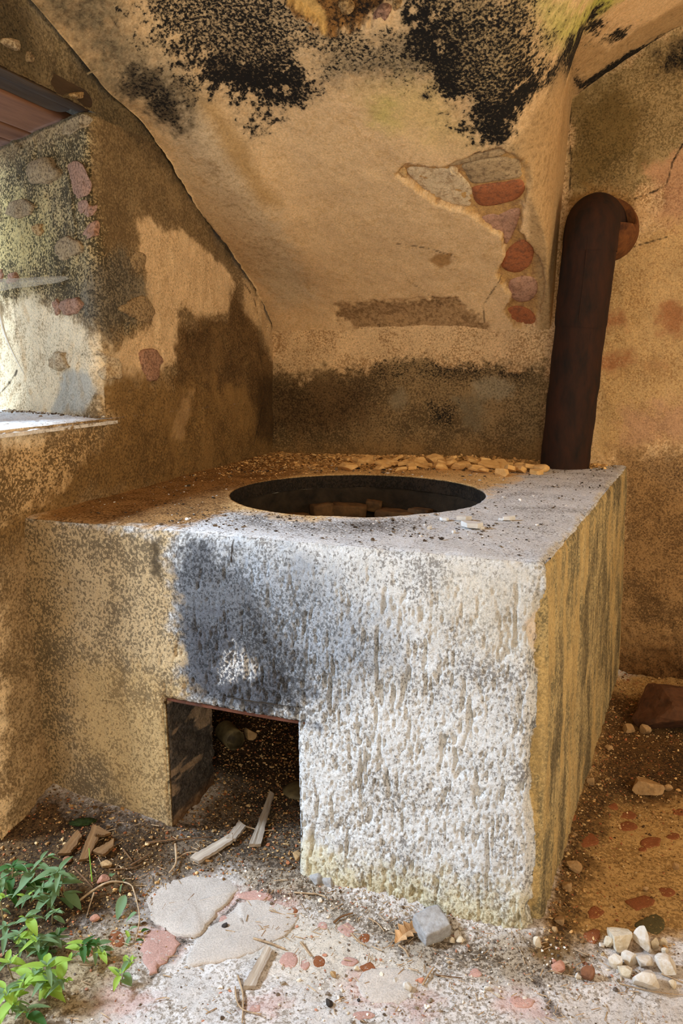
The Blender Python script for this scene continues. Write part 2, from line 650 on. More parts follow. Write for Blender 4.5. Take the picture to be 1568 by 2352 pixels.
# the rest of the vault, out of view
V, Q = patch(cfn, np.linspace(XW - 0.3, 2.4, 30), np.linspace(-1.5, 1.76, 30))
V2, Q2 = patch(cfn, np.linspace(0.655, 2.4, 20), np.linspace(1.74, 3.5, 20))
V, Q = join([(V, Q), (V2, Q2)])
V[:, 2] += 0.01
mm = simple('far_plaster', lin(205, 170, 125), lin(180, 140, 95), 6)
obj('vault_side', mesh_np('vault_side', V, Q), mm, ceiling)


# ---- back wall
def back_disp(V, Nn):
    n = fbm(V, 18, 4, 0.5, 21)
    h = 0.010 * fbm(V, 3.2, 3, 0.5, 22) + 0.005 * n + 0.0022 * fbm(V, 80, 3, 0.6, 23)
    k = sst(-0.2, 0.05, V[:, 0])
    h = h + k * (0.004 * fbm(V, 45, 4, 0.65, 24)) + 0.02 * sst(0.55, 0.1, V[:, 2]) * (0.5 + n) * k
    return Nn * h[:, None]


def back_paint(V, P2, tc):
    p = Paint(V, P2, tc, TAN, lin(160, 124, 82), 0.4, 0.08, 1.0, 0.3)
    p.poly([(540, 860), (640, 850), (700, 868), (780, 850), (850, 838), (1000, 825), (1130, 840), (1262, 830), (1262, 1090), (540, 1090)], 0.03, 0.05, ca=lin(146, 120, 82), cb=lin(92, 74, 48), fl=0.5, mo=0.18)
    p.poly([(600, 870), (720, 880), (860, 860), (860, 940), (760, 1000), (600, 1000)], 0.08, 0.06, ca=lin(106, 82, 52), cb=lin(64, 48, 30), mo=0.26)
    p.poly([(840, 832), (1000, 822), (1180, 838), (1240, 850), (1200, 885), (1000, 870), (860, 880)], 0.03, 0.04, mo=0.42)
    p.poly([(1090, 870), (1150, 868), (1185, 885), (1170, 910), (1100, 912)], 0.02, 0.02, ca=lin(152, 136, 106), cb=lin(116, 102, 78), mo=0.08)
    p.poly([(895, 895), (925, 890), (935, 930), (915, 945), (890, 925)], 0.02, 0.02, ca=lin(140, 122, 92), mo=0.08)
    p.poly([(1050, 920), (1110, 925), (1100, 990), (1060, 985)], 0.03, 0.03, ca=lin(128, 112, 84), mo=0.1)
    p.poly([(980, 920), (1050, 930), (1040, 985), (985, 980)], 0.03, 0.03, mo=0.5)
    p.poly([(560, 1020), (1262, 1020), (1262, 1090), (560, 1090)], 0.06, 0.04, ca=lin(150, 114, 66), k=0.6)
    # right of the chimney pipe
    p.poly([(1306, 225), (1568, 60), (1640, 60), (1640, 360), (1500, 420), (1440, 480), (1400, 440), (1310, 470)], 0.03, 0.04, ca=lin(168, 142, 98), cb=lin(118, 98, 62), fl=0.45, mo=0.06)
    p.poly([(1312, 240), (1420, 190), (1480, 260), (1470, 360), (1400, 420), (1312, 440)], 0.07, 0.05, ca=lin(118, 96, 56), cb=lin(84, 68, 38), fl=0.45, mo=0.12)
    p.poly([(1500, 130), (1640, 60), (1640, 170), (1510, 170)], 0.04, 0.04, ca=lin(80, 66, 44), mo=0.5)
    p.poly([(1500, 400), (1640, 300), (1640, 560), (1530, 560), (1510, 480)], 0.03, 0.04, ca=lin(192, 148, 108), cb=lin(160, 116, 82), fl=0.4)
    p.poly([(1370, 600), (1450, 560), (1520, 520), (1640, 520), (1640, 1020), (1380, 1040), (1360, 800)], 0.05, 0.05, ca=lin(204, 166, 112), cb=lin(168, 128, 80), fl=0.45, mo=0.10, bp=1.3)
    p.poly([(1440, 950), (1600, 930), (1600, 1010), (1440, 1020)], 0.05, 0.05, ca=lin(196, 150, 112), k=0.8)
    for cx, cy, rx, ry in ((1412, 832, 40, 22), (1545, 735, 26, 34), (1405, 735, 26, 14), (1500, 840, 30, 10)):
        p.poly([(cx + rx * math.cos(t), cy + ry * math.sin(t)) for t in np.linspace(0, 6.28, 9)[:-1]], 0.03, 0.035, ca=lin(164, 106, 66), cb=lin(196, 152, 104), fl=0.4, k=0.85, sh=0.5)
    p.poly([(1430, 1050), (1640, 1030), (1640, 1600), (1380, 1600)], 0.05, 0.06, ca=lin(162, 126, 82), cb=lin(112, 84, 52), fl=0.5, mo=0.22, bp=1.2)
    p.poly([(1380, 1500), (1640, 1480), (1640, 1640), (1380, 1620)], 0.08, 0.06, ca=lin(120, 86, 50), cb=lin(80, 56, 32), mo=0.2)
    for l in ([(1455, 458), (1500, 440), (1530, 425), (1545, 370), (1568, 330)], [(1310, 240), (1306, 300), (1312, 380), (1304, 470)], [(1395, 600), (1460, 565), (1530, 545)]):
        p.put(p.line(l, 0.004, 0.004), ca=lin(30, 22, 14), k=0.95)
    p.poly([(1300, 470), (1360, 435), (1440, 440), (1470, 490), (1430, 560), (1300, 560)], 0.05, 0.03, ca=lin(150, 104, 48), cb=lin(110, 74, 34), k=0.7)
    return p


bf = lambda a, b: (a, YB + 0 * a, b)
parts = [patch(bf, np.arange(-1.62, -0.295, 0.0066), np.arange(0.86, 1.62, 0.006)), patch(bf, np.concatenate([np.arange(-0.32, 0.64, 0.006)]), np.arange(-0.06, 2.72, 0.006)),
         patch(bf, np.linspace(0.63, 2.4, 12), np.linspace(-0.06, 2.9, 12)), patch(bf, np.linspace(-1.8, -0.3, 12), np.linspace(-0.06, 0.87, 6))]
surf('wall_back', parts, M_WALL, back_disp, lambda V: V[:, [0, 2]], c_back, back_paint, kind='structure')


# ---- left wall with the window's splayed jamb
def left_disp(V, Nn):
    n = fbm(V, 16, 4, 0.55, 31)
    big = fbm(V, 3.0, 3, 0.5, 32)
    jam = sst(JY + 0.10, JY - 0.05, V[:, 1]) * sst(1.15, 1.22, V[:, 2]) * sst(2.1, 2.06, V[:, 2])
    h = 0.016 * big + 0.006 * n + 0.0022 * fbm(V, 75, 3, 0.6, 33)
    h = h + jam * (0.026 * fbm(V, 9, 4, 0.55, 34) + 0.012 * np.abs(fbm(V, 30, 4, 0.6, 35)) - 0.01 * np.clip(fbm(V, 14, 4, 0.6, 37) - 0.15, 0, 1))
    patchy = fbm(V, 5, 4, 0.6, 36)
    h = h + 0.006 * sst(0.02, 0.07, patchy) * sst(0.9, 1.1, V[:, 2])
    h = h + 0.03 * sst(0.45, 0.0, V[:, 2]) * (0.3 + big)
    return Nn * h[:, None]


def left_coord(V):
    dx = V[:, 0] - XW
    j = (V[:, 1] >= JY - 1e-3) & (dx < -0.012) & (V[:, 1] - JY < -dx * 0.62 + 0.02) & (V[:, 2] > SILL - 0.003)
    d = np.hypot(dx, V[:, 1] - JY)
    return np.stack([np.where(j, JY - d, V[:, 1]), V[:, 2]], 1)


def left_paint(V, P2, tc):
    p = Paint(V, P2, tc, lin(176, 146, 104), lin(118, 95, 64), 0.5, 0.10, 1.1, 0.25)
    up = V[:, 2] > HEAD - 0.01
    # wall between the window and the corner
    p.poly([(205, 200), (360, 280), (560, 620), (530, 640), (430, 560), (330, 500), (300, 620), (215, 620), (190, 300)], 0.05, 0.05, ca=lin(150, 124, 86), cb=lin(112, 90, 60), fl=0.5, mo=0.14)
    p.poly([(270, 240), (360, 290), (470, 470), (560, 630), (500, 560), (400, 400), (290, 320)], 0.05, 0.05, ca=lin(100, 82, 56), mo=0.32)
    p.poly([(312, 505), (345, 495), (372, 530), (400, 525), (450, 560), (500, 600), (545, 650), (560, 640), (525, 700), (520, 722), (440, 728), (412, 700), (405, 830), (330, 870), (250, 850), (290, 780), (345, 740), (330, 620)],
           0.012, 0.02, ca=lin(226, 192, 146), cb=lin(190, 156, 112), fl=0.35, mo=0.16)
    p.poly([(560, 640), (600, 700), (650, 780), (668, 860), (632, 850), (590, 750), (562, 720)], 0.02, 0.02, ca=lin(206, 172, 126), mo=0.2)
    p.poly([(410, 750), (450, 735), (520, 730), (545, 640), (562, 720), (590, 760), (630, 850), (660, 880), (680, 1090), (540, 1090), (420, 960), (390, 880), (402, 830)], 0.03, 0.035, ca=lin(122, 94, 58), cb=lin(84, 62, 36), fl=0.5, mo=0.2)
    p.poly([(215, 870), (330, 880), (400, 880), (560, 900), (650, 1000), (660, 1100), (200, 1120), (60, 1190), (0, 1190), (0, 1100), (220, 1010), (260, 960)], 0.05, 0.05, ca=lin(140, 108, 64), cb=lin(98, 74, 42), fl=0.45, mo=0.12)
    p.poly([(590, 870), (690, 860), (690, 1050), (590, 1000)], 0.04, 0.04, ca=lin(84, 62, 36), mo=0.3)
    p.poly([(415, 915), (440, 900), (420, 1000), (400, 1000)], 0.02, 0.02, ca=lin(166, 132, 88))
    p.poly([(0, 990), (130, 985), (250, 965), (240, 1000), (140, 1090), (0, 1130)], 0.03, 0.05, ca=lin(204, 168, 118), cb=lin(112, 88, 54), fl=0.5, mo=0.10, sh=0.8)
    p.poly([(0, 1190), (100, 1200), (110, 1500), (140, 1850), (0, 1960)], 0.05, 0.05, ca=lin(244, 214, 168), cb=lin(172, 144, 106), fl=0.42, mo=0.06, sh=0.5)
    p.poly([(0, 1580), (100, 1560), (130, 1900), (0, 1960)], 0.07, 0.06, ca=lin(226, 188, 136), cb=lin(170, 136, 92), fl=0.4, mo=0.05)
    # jamb, split rubble and bedding mortar
    p.poly([(0, 370), (130, 310), (205, 265), (215, 400), (250, 560), (330, 700), (300, 760), (120, 700), (0, 700)], 0.04, 0.04, ca=lin(188, 162, 114), cb=lin(80, 68, 44), fl=0.55, mo=0.22, bp=1.3, sh=1.0)
    p.poly([(0, 430), (90, 470), (150, 600), (0, 640)], 0.08, 0.06, ca=lin(206, 182, 122), cb=lin(90, 80, 50), fl=0.5, mo=0.2, sh=1.0)
    p.poly([(210, 620), (280, 560), (330, 640), (320, 730), (240, 790), (180, 720)], 0.05, 0.04, ca=lin(136, 122, 98), cb=lin(84, 76, 62), mo=0.24)
    p.poly([(0, 700), (120, 700), (220, 770), (260, 830), (215, 870), (222, 930), (190, 960), (0, 960)], 0.04, 0.04, ca=lin(240, 216, 176), cb=lin(186, 160, 122), fl=0.40, mo=0.08, bp=1.3, sh=0.7)
    p.poly([(150, 850), (205, 855), (222, 900), (205, 948), (120, 950)], 0.015, 0.01, ca=lin(196, 186, 166), mo=0.03)
    for l in ([(0, 910), (40, 850)], [(195, 815), (240, 815), (270, 850)], [(590, 790), (610, 900), (580, 1030)], [(555, 640), (580, 680), (590, 720)], [(85, 1190), (90, 1300), (80, 1450), (110, 1600)]):
        p.put(p.line(l, 0.004, 0.008), ca=lin(56, 42, 26), k=0.9)
    # wall over the lintel
    q = Paint(V, V[:, 1:], c_lup, p.ca[0], p.cb[0])
    q.ca, q.cb, q.mk = p.ca, p.cb, p.mk
    k = up.astype(np.float32)
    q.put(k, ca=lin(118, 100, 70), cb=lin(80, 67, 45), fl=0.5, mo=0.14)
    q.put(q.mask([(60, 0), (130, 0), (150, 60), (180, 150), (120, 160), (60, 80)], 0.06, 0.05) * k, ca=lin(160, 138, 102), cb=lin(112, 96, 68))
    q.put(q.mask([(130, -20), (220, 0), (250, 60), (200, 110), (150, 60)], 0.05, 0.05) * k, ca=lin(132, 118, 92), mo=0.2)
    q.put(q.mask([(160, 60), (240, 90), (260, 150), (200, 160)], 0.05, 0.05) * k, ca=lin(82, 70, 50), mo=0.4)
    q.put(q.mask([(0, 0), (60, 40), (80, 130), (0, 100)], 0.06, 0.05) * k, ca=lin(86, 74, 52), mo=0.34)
    p.ca, p.cb, p.mk = q.ca, q.cb, q.mk
    return p


def xlow(a, b):
    return XW - 0.03 * sst(JY + 0.25, JY - 0.2, a) * sst(SILL, 0.7, b)


RF = 0.07   # rounding of the jamb corner


def wall_path(s):
    """plan point for the path running out of the window along the jamb, round its corner and along the wall"""
    s = np.asarray(s, float)
    jd = JD / np.linalg.norm(JD)
    d = np.abs(s)
    pj = np.stack([XW + jd[0] * -np.minimum(s, 0), JY + jd[1] * -np.minimum(s, 0) + np.maximum(s, 0)], 1)
    # blend corner by a quadratic curve
    t = np.clip((s + RF) / (2 * RF), 0, 1)
    A, C, B = np.array([XW, JY]) + jd * RF, np.array([XW, JY]), np.array([XW, JY + RF])
    pq = (1 - t)[:, None] ** 2 * A + (2 * t * (1 - t))[:, None] * C + t[:, None] ** 2 * B
    return np.where((d < RF)[:, None], pq, pj)


def fB(a, b):
    q = wall_path(a)
    return q[:, 0], q[:, 1], b


ZS1 = np.arange(SILL, HEAD + 0.001, 0.006)
parts = [patch(lambda a, b: (xlow(a, b), a, b), np.append(np.arange(1.545, JY, 0.0065), JY), np.append(np.arange(-0.05, SILL, 0.0065), SILL)),
         patch(lambda a, b: (xlow(a, b), a, b), np.arange(JY, YB + 0.06, 0.0065), np.append(np.arange(0.86, SILL, 0.0065), SILL)),
         patch(fB, np.concatenate([np.arange(-0.76, 0.2, 0.006), np.arange(0.2, 1.40, 0.0066)]), ZS1),
         patch(lambda a, b: (XW + 0 * a, a, b), np.arange(1.35, YB + 0.06, 0.0068), np.arange(HEAD, 2.75, 0.0068)),
         # pier under the sill seen from the doorway, and the parts out of view
         patch(lambda a, b: (a, 1.545 + 0 * a, b), np.linspace(-2.15, XW - 0.02, 8), np.linspace(-0.05, SILL, 8)),
         patch(lambda a, b: (XW + 0 * a, a, b), np.linspace(-1.5, 1.36, 20), np.linspace(HEAD, 2.75, 6)),
         patch(lambda a, b: (a, b, HEAD + 0.075 + 0 * a), np.linspace(-2.3, XW - 0.01, 6), np.linspace(-1.5, 2.75, 20)),
         patch(lambda a, b: (XW + 0 * a, a, b), np.linspace(-1.5, 0.15, 10), np.linspace(-0.05, HEAD, 10))]
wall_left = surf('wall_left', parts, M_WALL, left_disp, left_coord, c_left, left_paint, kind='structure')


# ---- floor
FL_SLABS = []


def floor_disp(V, Nn):
    P = V
    h = 0.006 * fbm(P, 5, 4, 0.5, 41) + 0.004 * fbm(P, 26, 4, 0.6, 42) + 0.0026 * fbm(P, 90, 3, 0.6, 43)
    rough = sst(0.0, 0.2, fbm(P, 6, 3, 0.5, 44))
    h = h + rough * 0.003 * np.abs(fbm(P, 60, 3, 0.6, 45))
    D = np.zeros_like(V)
    D[:, 2] = h
    return D


def floor_paint(V, P2, tc):
    p = Paint(V, P2, tc, lin(212, 204, 197), lin(152, 140, 126), 0.40, 0.18, 1.0)
    p.put(sst(0.02, -0.03, p.n1 * 0.8 + 0.2 * p.n2) , ca=lin(184, 174, 164), k=0.5)
    # soil at the left under the weeds
    p.poly([(-100, 1900), (120, 1820), (440, 1900), (480, 1960), (350, 2020), (330, 2080), (240, 2130), (120, 2190), (60, 2300), (-100, 2400)], 0.06, 0.05, ca=lin(100, 76, 48), cb=lin(56, 41, 26), fl=0.5, mo=0.25, bp=1.3)
    p.poly([(60, 2180), (250, 2130), (330, 2200), (240, 2300), (120, 2420), (-60, 2420)], 0.06, 0.05, ca=lin(170, 148, 116), cb=lin(112, 92, 66), fl=0.45, mo=0.2)
    # ash and soil into the fire opening
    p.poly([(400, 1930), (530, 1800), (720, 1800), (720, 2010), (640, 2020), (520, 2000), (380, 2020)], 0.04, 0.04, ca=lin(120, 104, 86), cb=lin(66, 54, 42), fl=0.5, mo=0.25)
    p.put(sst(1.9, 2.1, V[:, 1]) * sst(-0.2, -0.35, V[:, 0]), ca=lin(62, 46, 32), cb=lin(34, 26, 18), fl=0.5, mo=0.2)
    # debris band in front of the stove
    p.poly([(560, 2010), (720, 2010), (900, 2100), (1080, 2150), (1240, 2180), (1380, 2190), (1300, 2260), (1100, 2240), (960, 2220), (840, 2160), (700, 2080), (600, 2080)], 0.05, 0.06, ca=lin(176, 160, 138), cb=lin(96, 80, 62), fl=0.5, mo=0.30, bp=1.3)
    p.poly([(640, 2100), (800, 2130), (930, 2200), (960, 2260), (800, 2270), (700, 2240), (560, 2180)], 0.06, 0.06, fl=0.45, mo=0.24, ca=lin(206, 194, 178))
    # right-hand floor behind the stove's corner
    p.poly([(1240, 2180), (1300, 1900), (1390, 1560), (1700, 1500), (1700, 2140)], 0.03, 0.02, ca=lin(190, 154, 100), cb=lin(146, 114, 70), fl=0.45, mo=0.14, sh=0.4)
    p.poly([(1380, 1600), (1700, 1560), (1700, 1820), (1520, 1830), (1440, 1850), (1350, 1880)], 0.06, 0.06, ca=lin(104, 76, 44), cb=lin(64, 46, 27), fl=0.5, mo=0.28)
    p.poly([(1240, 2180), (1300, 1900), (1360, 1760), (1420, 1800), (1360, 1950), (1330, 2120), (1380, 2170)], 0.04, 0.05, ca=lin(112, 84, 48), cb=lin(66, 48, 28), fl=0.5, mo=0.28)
    for cx, cy, rx, ry in ((470, 2070, 90, 40), (620, 2080, 60, 26), (380, 2160, 50, 34), (860, 2270, 70, 34), (1190, 2310, 60, 28), (300, 2290, 70, 36), (600, 2310, 60, 30), (960, 2310, 60, 30)):
        p.poly([(cx + rx * math.cos(t), cy + ry * math.sin(t)) for t in np.linspace(0, 6.28, 9)[:-1]], 0.03, 0.04, ca=lin(196, 160, 150), cb=lin(170, 126, 112), k=0.65)
    for l in ([(340, 2110), (380, 2150), (450, 2165), (520, 2100), (560, 2060)], [(420, 2160), (390, 2200), (350, 2240)], [(620, 2010), (590, 2040), (640, 2060)], [(1230, 2250), (1280, 2330)]):
        p.put(p.line(l, 0.012, 0.02), ca=lin(110, 96, 84), mo=0.45, k=0.8)
    return p


xs = np.arange(-1.9, 0.72, 0.0062)
ys = np.arange(0.95, 3.5, 0.0064)
parts = [patch(lambda a, b: (a, b, floor_z(a, b)), xs, ys), patch(lambda a, b: (a, b, floor_z(a, b) - 0.01), np.linspace(-4.5, 2.4, 30), np.linspace(-1.5, 0.97, 16)),
         patch(lambda a, b: (a, b, floor_z(a, b) - 0.01), np.linspace(0.70, 2.4, 10), np.linspace(0.93, 3.5, 14)),
         patch(lambda a, b: (a, b, floor_z(a, b) - 0.01), np.linspace(-4.5, -1.88, 10), np.linspace(0.93, 3.5, 14))]
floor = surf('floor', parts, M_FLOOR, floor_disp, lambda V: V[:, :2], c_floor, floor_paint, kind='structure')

# ---- walls out of view that bounce the daylight; openings invented for the warm fill lamps
rw = lambda a, b: (2.3 + 0 * a, a, b)
V, Q = join([patch(rw, np.linspace(-1.5, 1.15, 5), np.linspace(-0.05, 2.9, 6)), patch(rw, np.linspace(2.35, 3.5, 4), np.linspace(-0.05, 2.9, 6)),
             patch(rw, np.linspace(1.15, 2.35, 4), np.linspace(-0.05, 1.0, 4)), patch(rw, np.linspace(1.15, 2.35, 4), np.linspace(2.2, 2.9, 4))])
tag(obj('wall_right', mesh_np('wall_right', V, Q), mm), kind='structure')
V, Q = join([patch(lambda a, b: (a, -1.45 + 0 * a, b), np.linspace(-1.9, -0.1, 4), np.linspace(-0.05, 2.9, 4)),
             patch(lambda a, b: (a, -1.45 + 0 * a, b), np.linspace(1.5, 2.4, 4), np.linspace(-0.05, 2.9, 4)),
             patch(lambda a, b: (a, -1.45 + 0 * a, b), np.linspace(-0.1, 1.5, 4), np.linspace(2.5, 2.9, 4))])
tag(obj('wall_front', mesh_np('wall_front', V, Q), mm), kind='structure')
# ------------------------------------------------------------------ masonry stove
stove = empty('masonry_stove', (-0.75, 2.4, 0), 'large whitewashed masonry stove with round hole in its top and square fire opening', 'stove')
OX0, OX1, OZ = -1.075, -0.69, 0.455


def stove_disp(V, Nn):
    x, y, z = V[:, 0], V[:, 1], V[:, 2]
    dfront = np.abs(y - front_y(x, z))
    wf = sst(0.02, 0.0, dfront)
    sx = xr(z) + 0.115 * (y - 1.675)
    wr = sst(0.02, 0.0, np.abs(x - sx)) * (1 - wf)
    wt = sst(0.012, 0.0, np.abs(z - ZT)) * (1 - wf) * (1 - wr)
    wj = np.clip(1 - wf - wr - wt, 0, 1)
    rough = sst(-1.12, -0.75, x) * 0.75 + 0.25
    rough = rough * sst(0.92, 0.80, z) * (0.55 + 0.45 * sst(0.82, 0.55, z + 0.05 * fbm(V, 8, 2, 0.5, 50)))
    n55 = fbm(V, [130, 130, 85], 3, 0.7, 51)
    pits = np.clip(fbm(V, [130, 130, 48], 3, 0.6, 52) - 0.20, 0, 1)
    pits2 = np.clip(fbm(V, [80, 80, 26], 3, 0.6, 53) - 0.27, 0, 1)
    scr = np.clip(fbm(V, [75, 75, 9], 3, 0.6, 67) - 0.33, 0, 1)
    hf = 0.007 * fbm(V, 5, 3, 0.5, 54) + 0.0022 * fbm(V, 20, 3, 0.5, 55) + rough * (0.0026 * n55 - 0.014 * pits - 0.030 * pits2 - 0.040 * scr)
    hr = 0.006 * fbm(V, 6, 3, 0.5, 56) + 0.006 * fbm(V, [34, 34, 5], 4, 0.6, 57) - 0.016 * np.clip(fbm(V, [70, 70, 9], 3, 0.6, 58) - 0.25, 0, 1)
    ht = 0.003 * fbm(V, 10, 3, 0.5, 59) + 0.0014 * fbm(V, 60, 4, 0.65, 60)
    hj = 0.012 * fbm(V, [14, 14, 26], 4, 0.6, 61) + 0.004 * fbm(V, [30, 30, 60], 3, 0.6, 62)
    h = wf * hf + wr * hr + wt * ht + wj * hj
    # worn arrises
    de = np.hypot(dfront, z - ZT)
    e1 = np.exp(-(de / 0.016) ** 2) * (0.005 + 0.008 * np.clip(fbm(V, 14, 4, 0.6, 63) + 0.1, 0, 1))
    dc = np.hypot(dfront, x - sx)
    n64 = fbm(V, 9, 4, 0.6, 64)
    e2 = np.exp(-(dc / 0.026) ** 2) * (0.003 + 0.030 * np.clip(n64 + 0.05, 0, 1) + 0.010 * np.clip(n55, 0, 1) + 0.012 * sst(0.85, 0.7, z))
    ds = np.hypot(np.abs(x - sx), z - ZT)
    e3 = np.exp(-(ds / 0.014) ** 2) * (0.004 + 0.012 * np.clip(fbm(V, 12, 4, 0.6, 65), 0, 1))
    # broken flake by the front corner
    fl = sdf(V[:, [0, 2]], [c_front(*q) for q in ((1205, 1440), (1262, 1405), (1285, 1470), (1275, 1540), (1240, 1545), (1228, 1490))]) + 0.006 * n55
    h = h - wf * sst(0.003, -0.003, fl) * 0.014
    # spread of the foot into the floor
    h = h + wf * 0.02 * sst(0.10, 0.0, z) * (0.4 + 0.8 * fbm(V, 9, 3, 0.5, 66))
    do = np.maximum(np.maximum(OX0 - x, x - OX1), z - OZ)
    h = h - wf * np.exp(-(np.maximum(do, 0) / 0.010) ** 2) * 0.008
    D = Nn * h[:, None]
    D[:, 0] -= e2 + e3
    D[:, 1] += e1 + e2
    D[:, 2] -= e1 + e3
    return D


def stove_paint(V, P2, tc):
    WH = lin(222, 220, 216)
    p = Paint(V, V[:, [0, 2]], c_front, WH, lin(142, 137, 131), 0.39, 0.06, 1.1, 0.3)
    x, y, z = V[:, 0], V[:, 1], V[:, 2]
    isf = np.abs(y - front_y(x, z)) < 0.004
    isj = (y > front_y(x, z) + 0.004) & (z < OZ + 0.01) & (x < -0.5)
    isr = (np.abs(x - xr(z) - 0.115 * (y - 1.675)) < 0.004) & ~isf
    ist = (z > ZT - 0.001) & ~isf
    F = isf.astype(np.float32)
    c_now = [p]

    def f(pl, w, nz, k=1.0, **kw):
        p.put(p.mask(pl, w, nz) * F, k=k, **kw)
    f([(430, 1240), (620, 1240), (760, 1330), (900, 1500), (720, 1640), (430, 1590)], 0.10, 0.06, ca=lin(166, 170, 176), cb=lin(104, 106, 108), fl=0.45, mo=0.2)
    f([(395, 1235), (470, 1235), (560, 1320), (640, 1430), (720, 1560), (690, 1650), (560, 1620), (410, 1590), (385, 1400)], 0.05, 0.06, ca=lin(112, 113, 116), cb=lin(66, 66, 68), fl=0.5, mo=0.26)
    f([(425, 1440), (520, 1440), (640, 1560), (690, 1640), (430, 1600)], 0.05, 0.06, ca=lin(88, 88, 92), cb=lin(50, 50, 52), fl=0.45, mo=0.3)
    f([(515, 1520), (560, 1490), (590, 1520), (575, 1560), (520, 1550)], 0.03, 0.05, cb=lin(220, 214, 206), fl=0.52, mo=0.05)
    f([(1000, 1290), (1240, 1310), (1230, 1480), (1120, 1520), (1000, 1420)], 0.08, 0.06, ca=lin(214, 206, 192), cb=lin(176, 168, 154), fl=0.4)
    f([(700, 1960), (1250, 2080), (1250, 2240), (700, 2100)], 0.06, 0.05, ca=lin(218, 208, 176), cb=lin(160, 146, 112), fl=0.42)
    f([(1210, 1430), (1265, 1400), (1290, 1470), (1280, 1550), (1240, 1550)], 0.006, 0.01, ca=lin(228, 210, 190), mo=0.0, fl=0.2)
    # the plain tan pier at the left
    f([(-200, 1150), (400, 1220), (385, 1300), (395, 1400), (415, 1600), (440, 1920), (300, 1960), (-200, 2000)], 0.03, 0.035, ca=lin(196, 168, 126), cb=lin(122, 104, 78), fl=0.50, mo=0.08, sh=0.6)
    f([(170, 1500), (420, 1600), (430, 1880), (300, 1900), (170, 1720)], 0.07, 0.05, ca=lin(194, 162, 112), cb=lin(142, 116, 78), fl=0.4, mo=0.05)
    f([(-200, 1200), (110, 1200), (170, 1500), (150, 1800), (-200, 1900)], 0.05, 0.05, ca=lin(176, 146, 102), cb=lin(108, 90, 62), fl=0.5, mo=0.16)
    f([(345, 1240), (365, 1240), (372, 1330), (350, 1320)], 0.01, 0.012, ca=lin(96, 80, 58))
    f([(260, 1480), (400, 1560), (400, 1640), (250, 1600)], 0.05, 0.05, fl=0.6, mo=0.2)
    p.put(p.line([(535, 1235), (532, 1290)], 0.003, 0.003) * F, ca=lin(60, 50, 40))
    # right side, weathered board-marked render
    sd = Paint.__new__(Paint)
    sd.__dict__.update(p.__dict__)
    sd.P, sd.tc = V[:, [1, 2]], c_side
    R = isr.astype(np.float32)
    st = fbm(V, [16, 16, 2.2], 5, 0.68, 70) + 0.25 * p.n1
    sd.put(R, ca=lin(190, 166, 116), cb=lin(128, 114, 82), fl=0.5, mo=0.12, bp=1.0)
    sd.put(R * sst(0.05, 0.30, st), k=0.7, ca=lin(122, 108, 80), cb=lin(86, 74, 54))
    sd.put(R * sst(-0.08, -0.24, st), ca=lin(198, 168, 112))
    sd.put(R * sd.mask([(1230, 1280), (1278, 1260), (1290, 1440), (1283, 1540), (1272, 1750), (1262, 1900), (1235, 1900)], 0.012, 0.02), ca=lin(168, 112, 66), cb=lin(126, 78, 42), fl=0.45, mo=0.04)
    sd.put(R * sd.mask([(1430, 1060), (1480, 1060), (1440, 1600), (1330, 1950), (1280, 2180), (1260, 2180), (1330, 1800), (1400, 1400)], 0.05, 0.04), ca=lin(134, 124, 78), cb=lin(92, 84, 52), k=0.6)
    # top
    T = ist.astype(np.float32)
    td = Paint.__new__(Paint)
    td.__dict__.update({**p.__dict__, 'ca': sd.ca, 'cb': sd.cb, 'mk': sd.mk})
    td.P, td.tc = V[:, :2], c_top
    td.put(T, ca=lin(222, 221, 220), cb=lin(136, 130, 124), fl=0.34, mo=0.14, bp=1.2)
    td.put(T * td.mask([(60, 1190), (300, 1212), (450, 1180), (540, 1176), (700, 1192), (860, 1188), (1010, 1172), (1100, 1140), (1200, 1090), (1260, 1070), (1480, 1040), (600, 1000), (200, 1100)], 0.06, 0.05),
           ca=lin(238, 200, 140), cb=lin(180, 138, 84), fl=0.45, mo=0.10)
    td.put(T * td.mask([(90, 1195), (420, 1212), (540, 1176), (530, 1130), (700, 1085), (600, 1030), (300, 1080)], 0.04, 0.05), ca=lin(190, 146, 92), cb=lin(116, 82, 46), fl=0.5, mo=0.16)
    td.put(T * td.mask([(520, 1180), (640, 1180), (760, 1195), (900, 1190), (1000, 1195), (900, 1225), (700, 1225), (560, 1205)], 0.04, 0.06), fl=0.55, mo=0.35)
    # sooty reveal of the fire opening
    J = isj.astype(np.float32)
    js = fbm(V, [7, 7, 22], 4, 0.6, 71)
    td.put(J, ca=lin(92, 82, 72), cb=lin(58, 51, 44), fl=0.45, mo=0.16, bp=1.0)
    td.put(J * sst(0.12, 0.24, js), ca=lin(158, 132, 104))
    td.put(J * sst(0.12, 0.05, z), ca=lin(120, 84, 50))
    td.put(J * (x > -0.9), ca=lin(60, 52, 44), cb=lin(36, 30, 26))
    lipm = ((z < ZT - 0.001) & (np.abs(np.hypot(x - HC[0], y - HC[1]) - HR) < 0.004) & (z > 0.6)).astype(np.float32)
    td.put(lipm, ca=lin(58, 48, 38), cb=lin(34, 28, 22), fl=0.5, mo=0.3)
    p.ca, p.cb, p.mk = td.ca, td.cb, td.mk
    return p


def F3(x, z):
    return x, front_y(x, z), z


st = 0.0031
zs1 = np.append(np.arange(-0.05, OZ, st), OZ)
zs2 = np.append(np.arange(OZ, ZT, st), ZT)
xa = np.append(np.arange(-1.53, OX0, 0.0042), OX0)
xb = np.append(np.arange(OX0, OX1, st), OX1)
tr = np.linspace(0, 1, 205)
ts_ = np.linspace(0, 1, 270)


def fR(t, z):
    x = OX1 + (xr(z) - OX1) * t
    return x, front_y(x, z), z


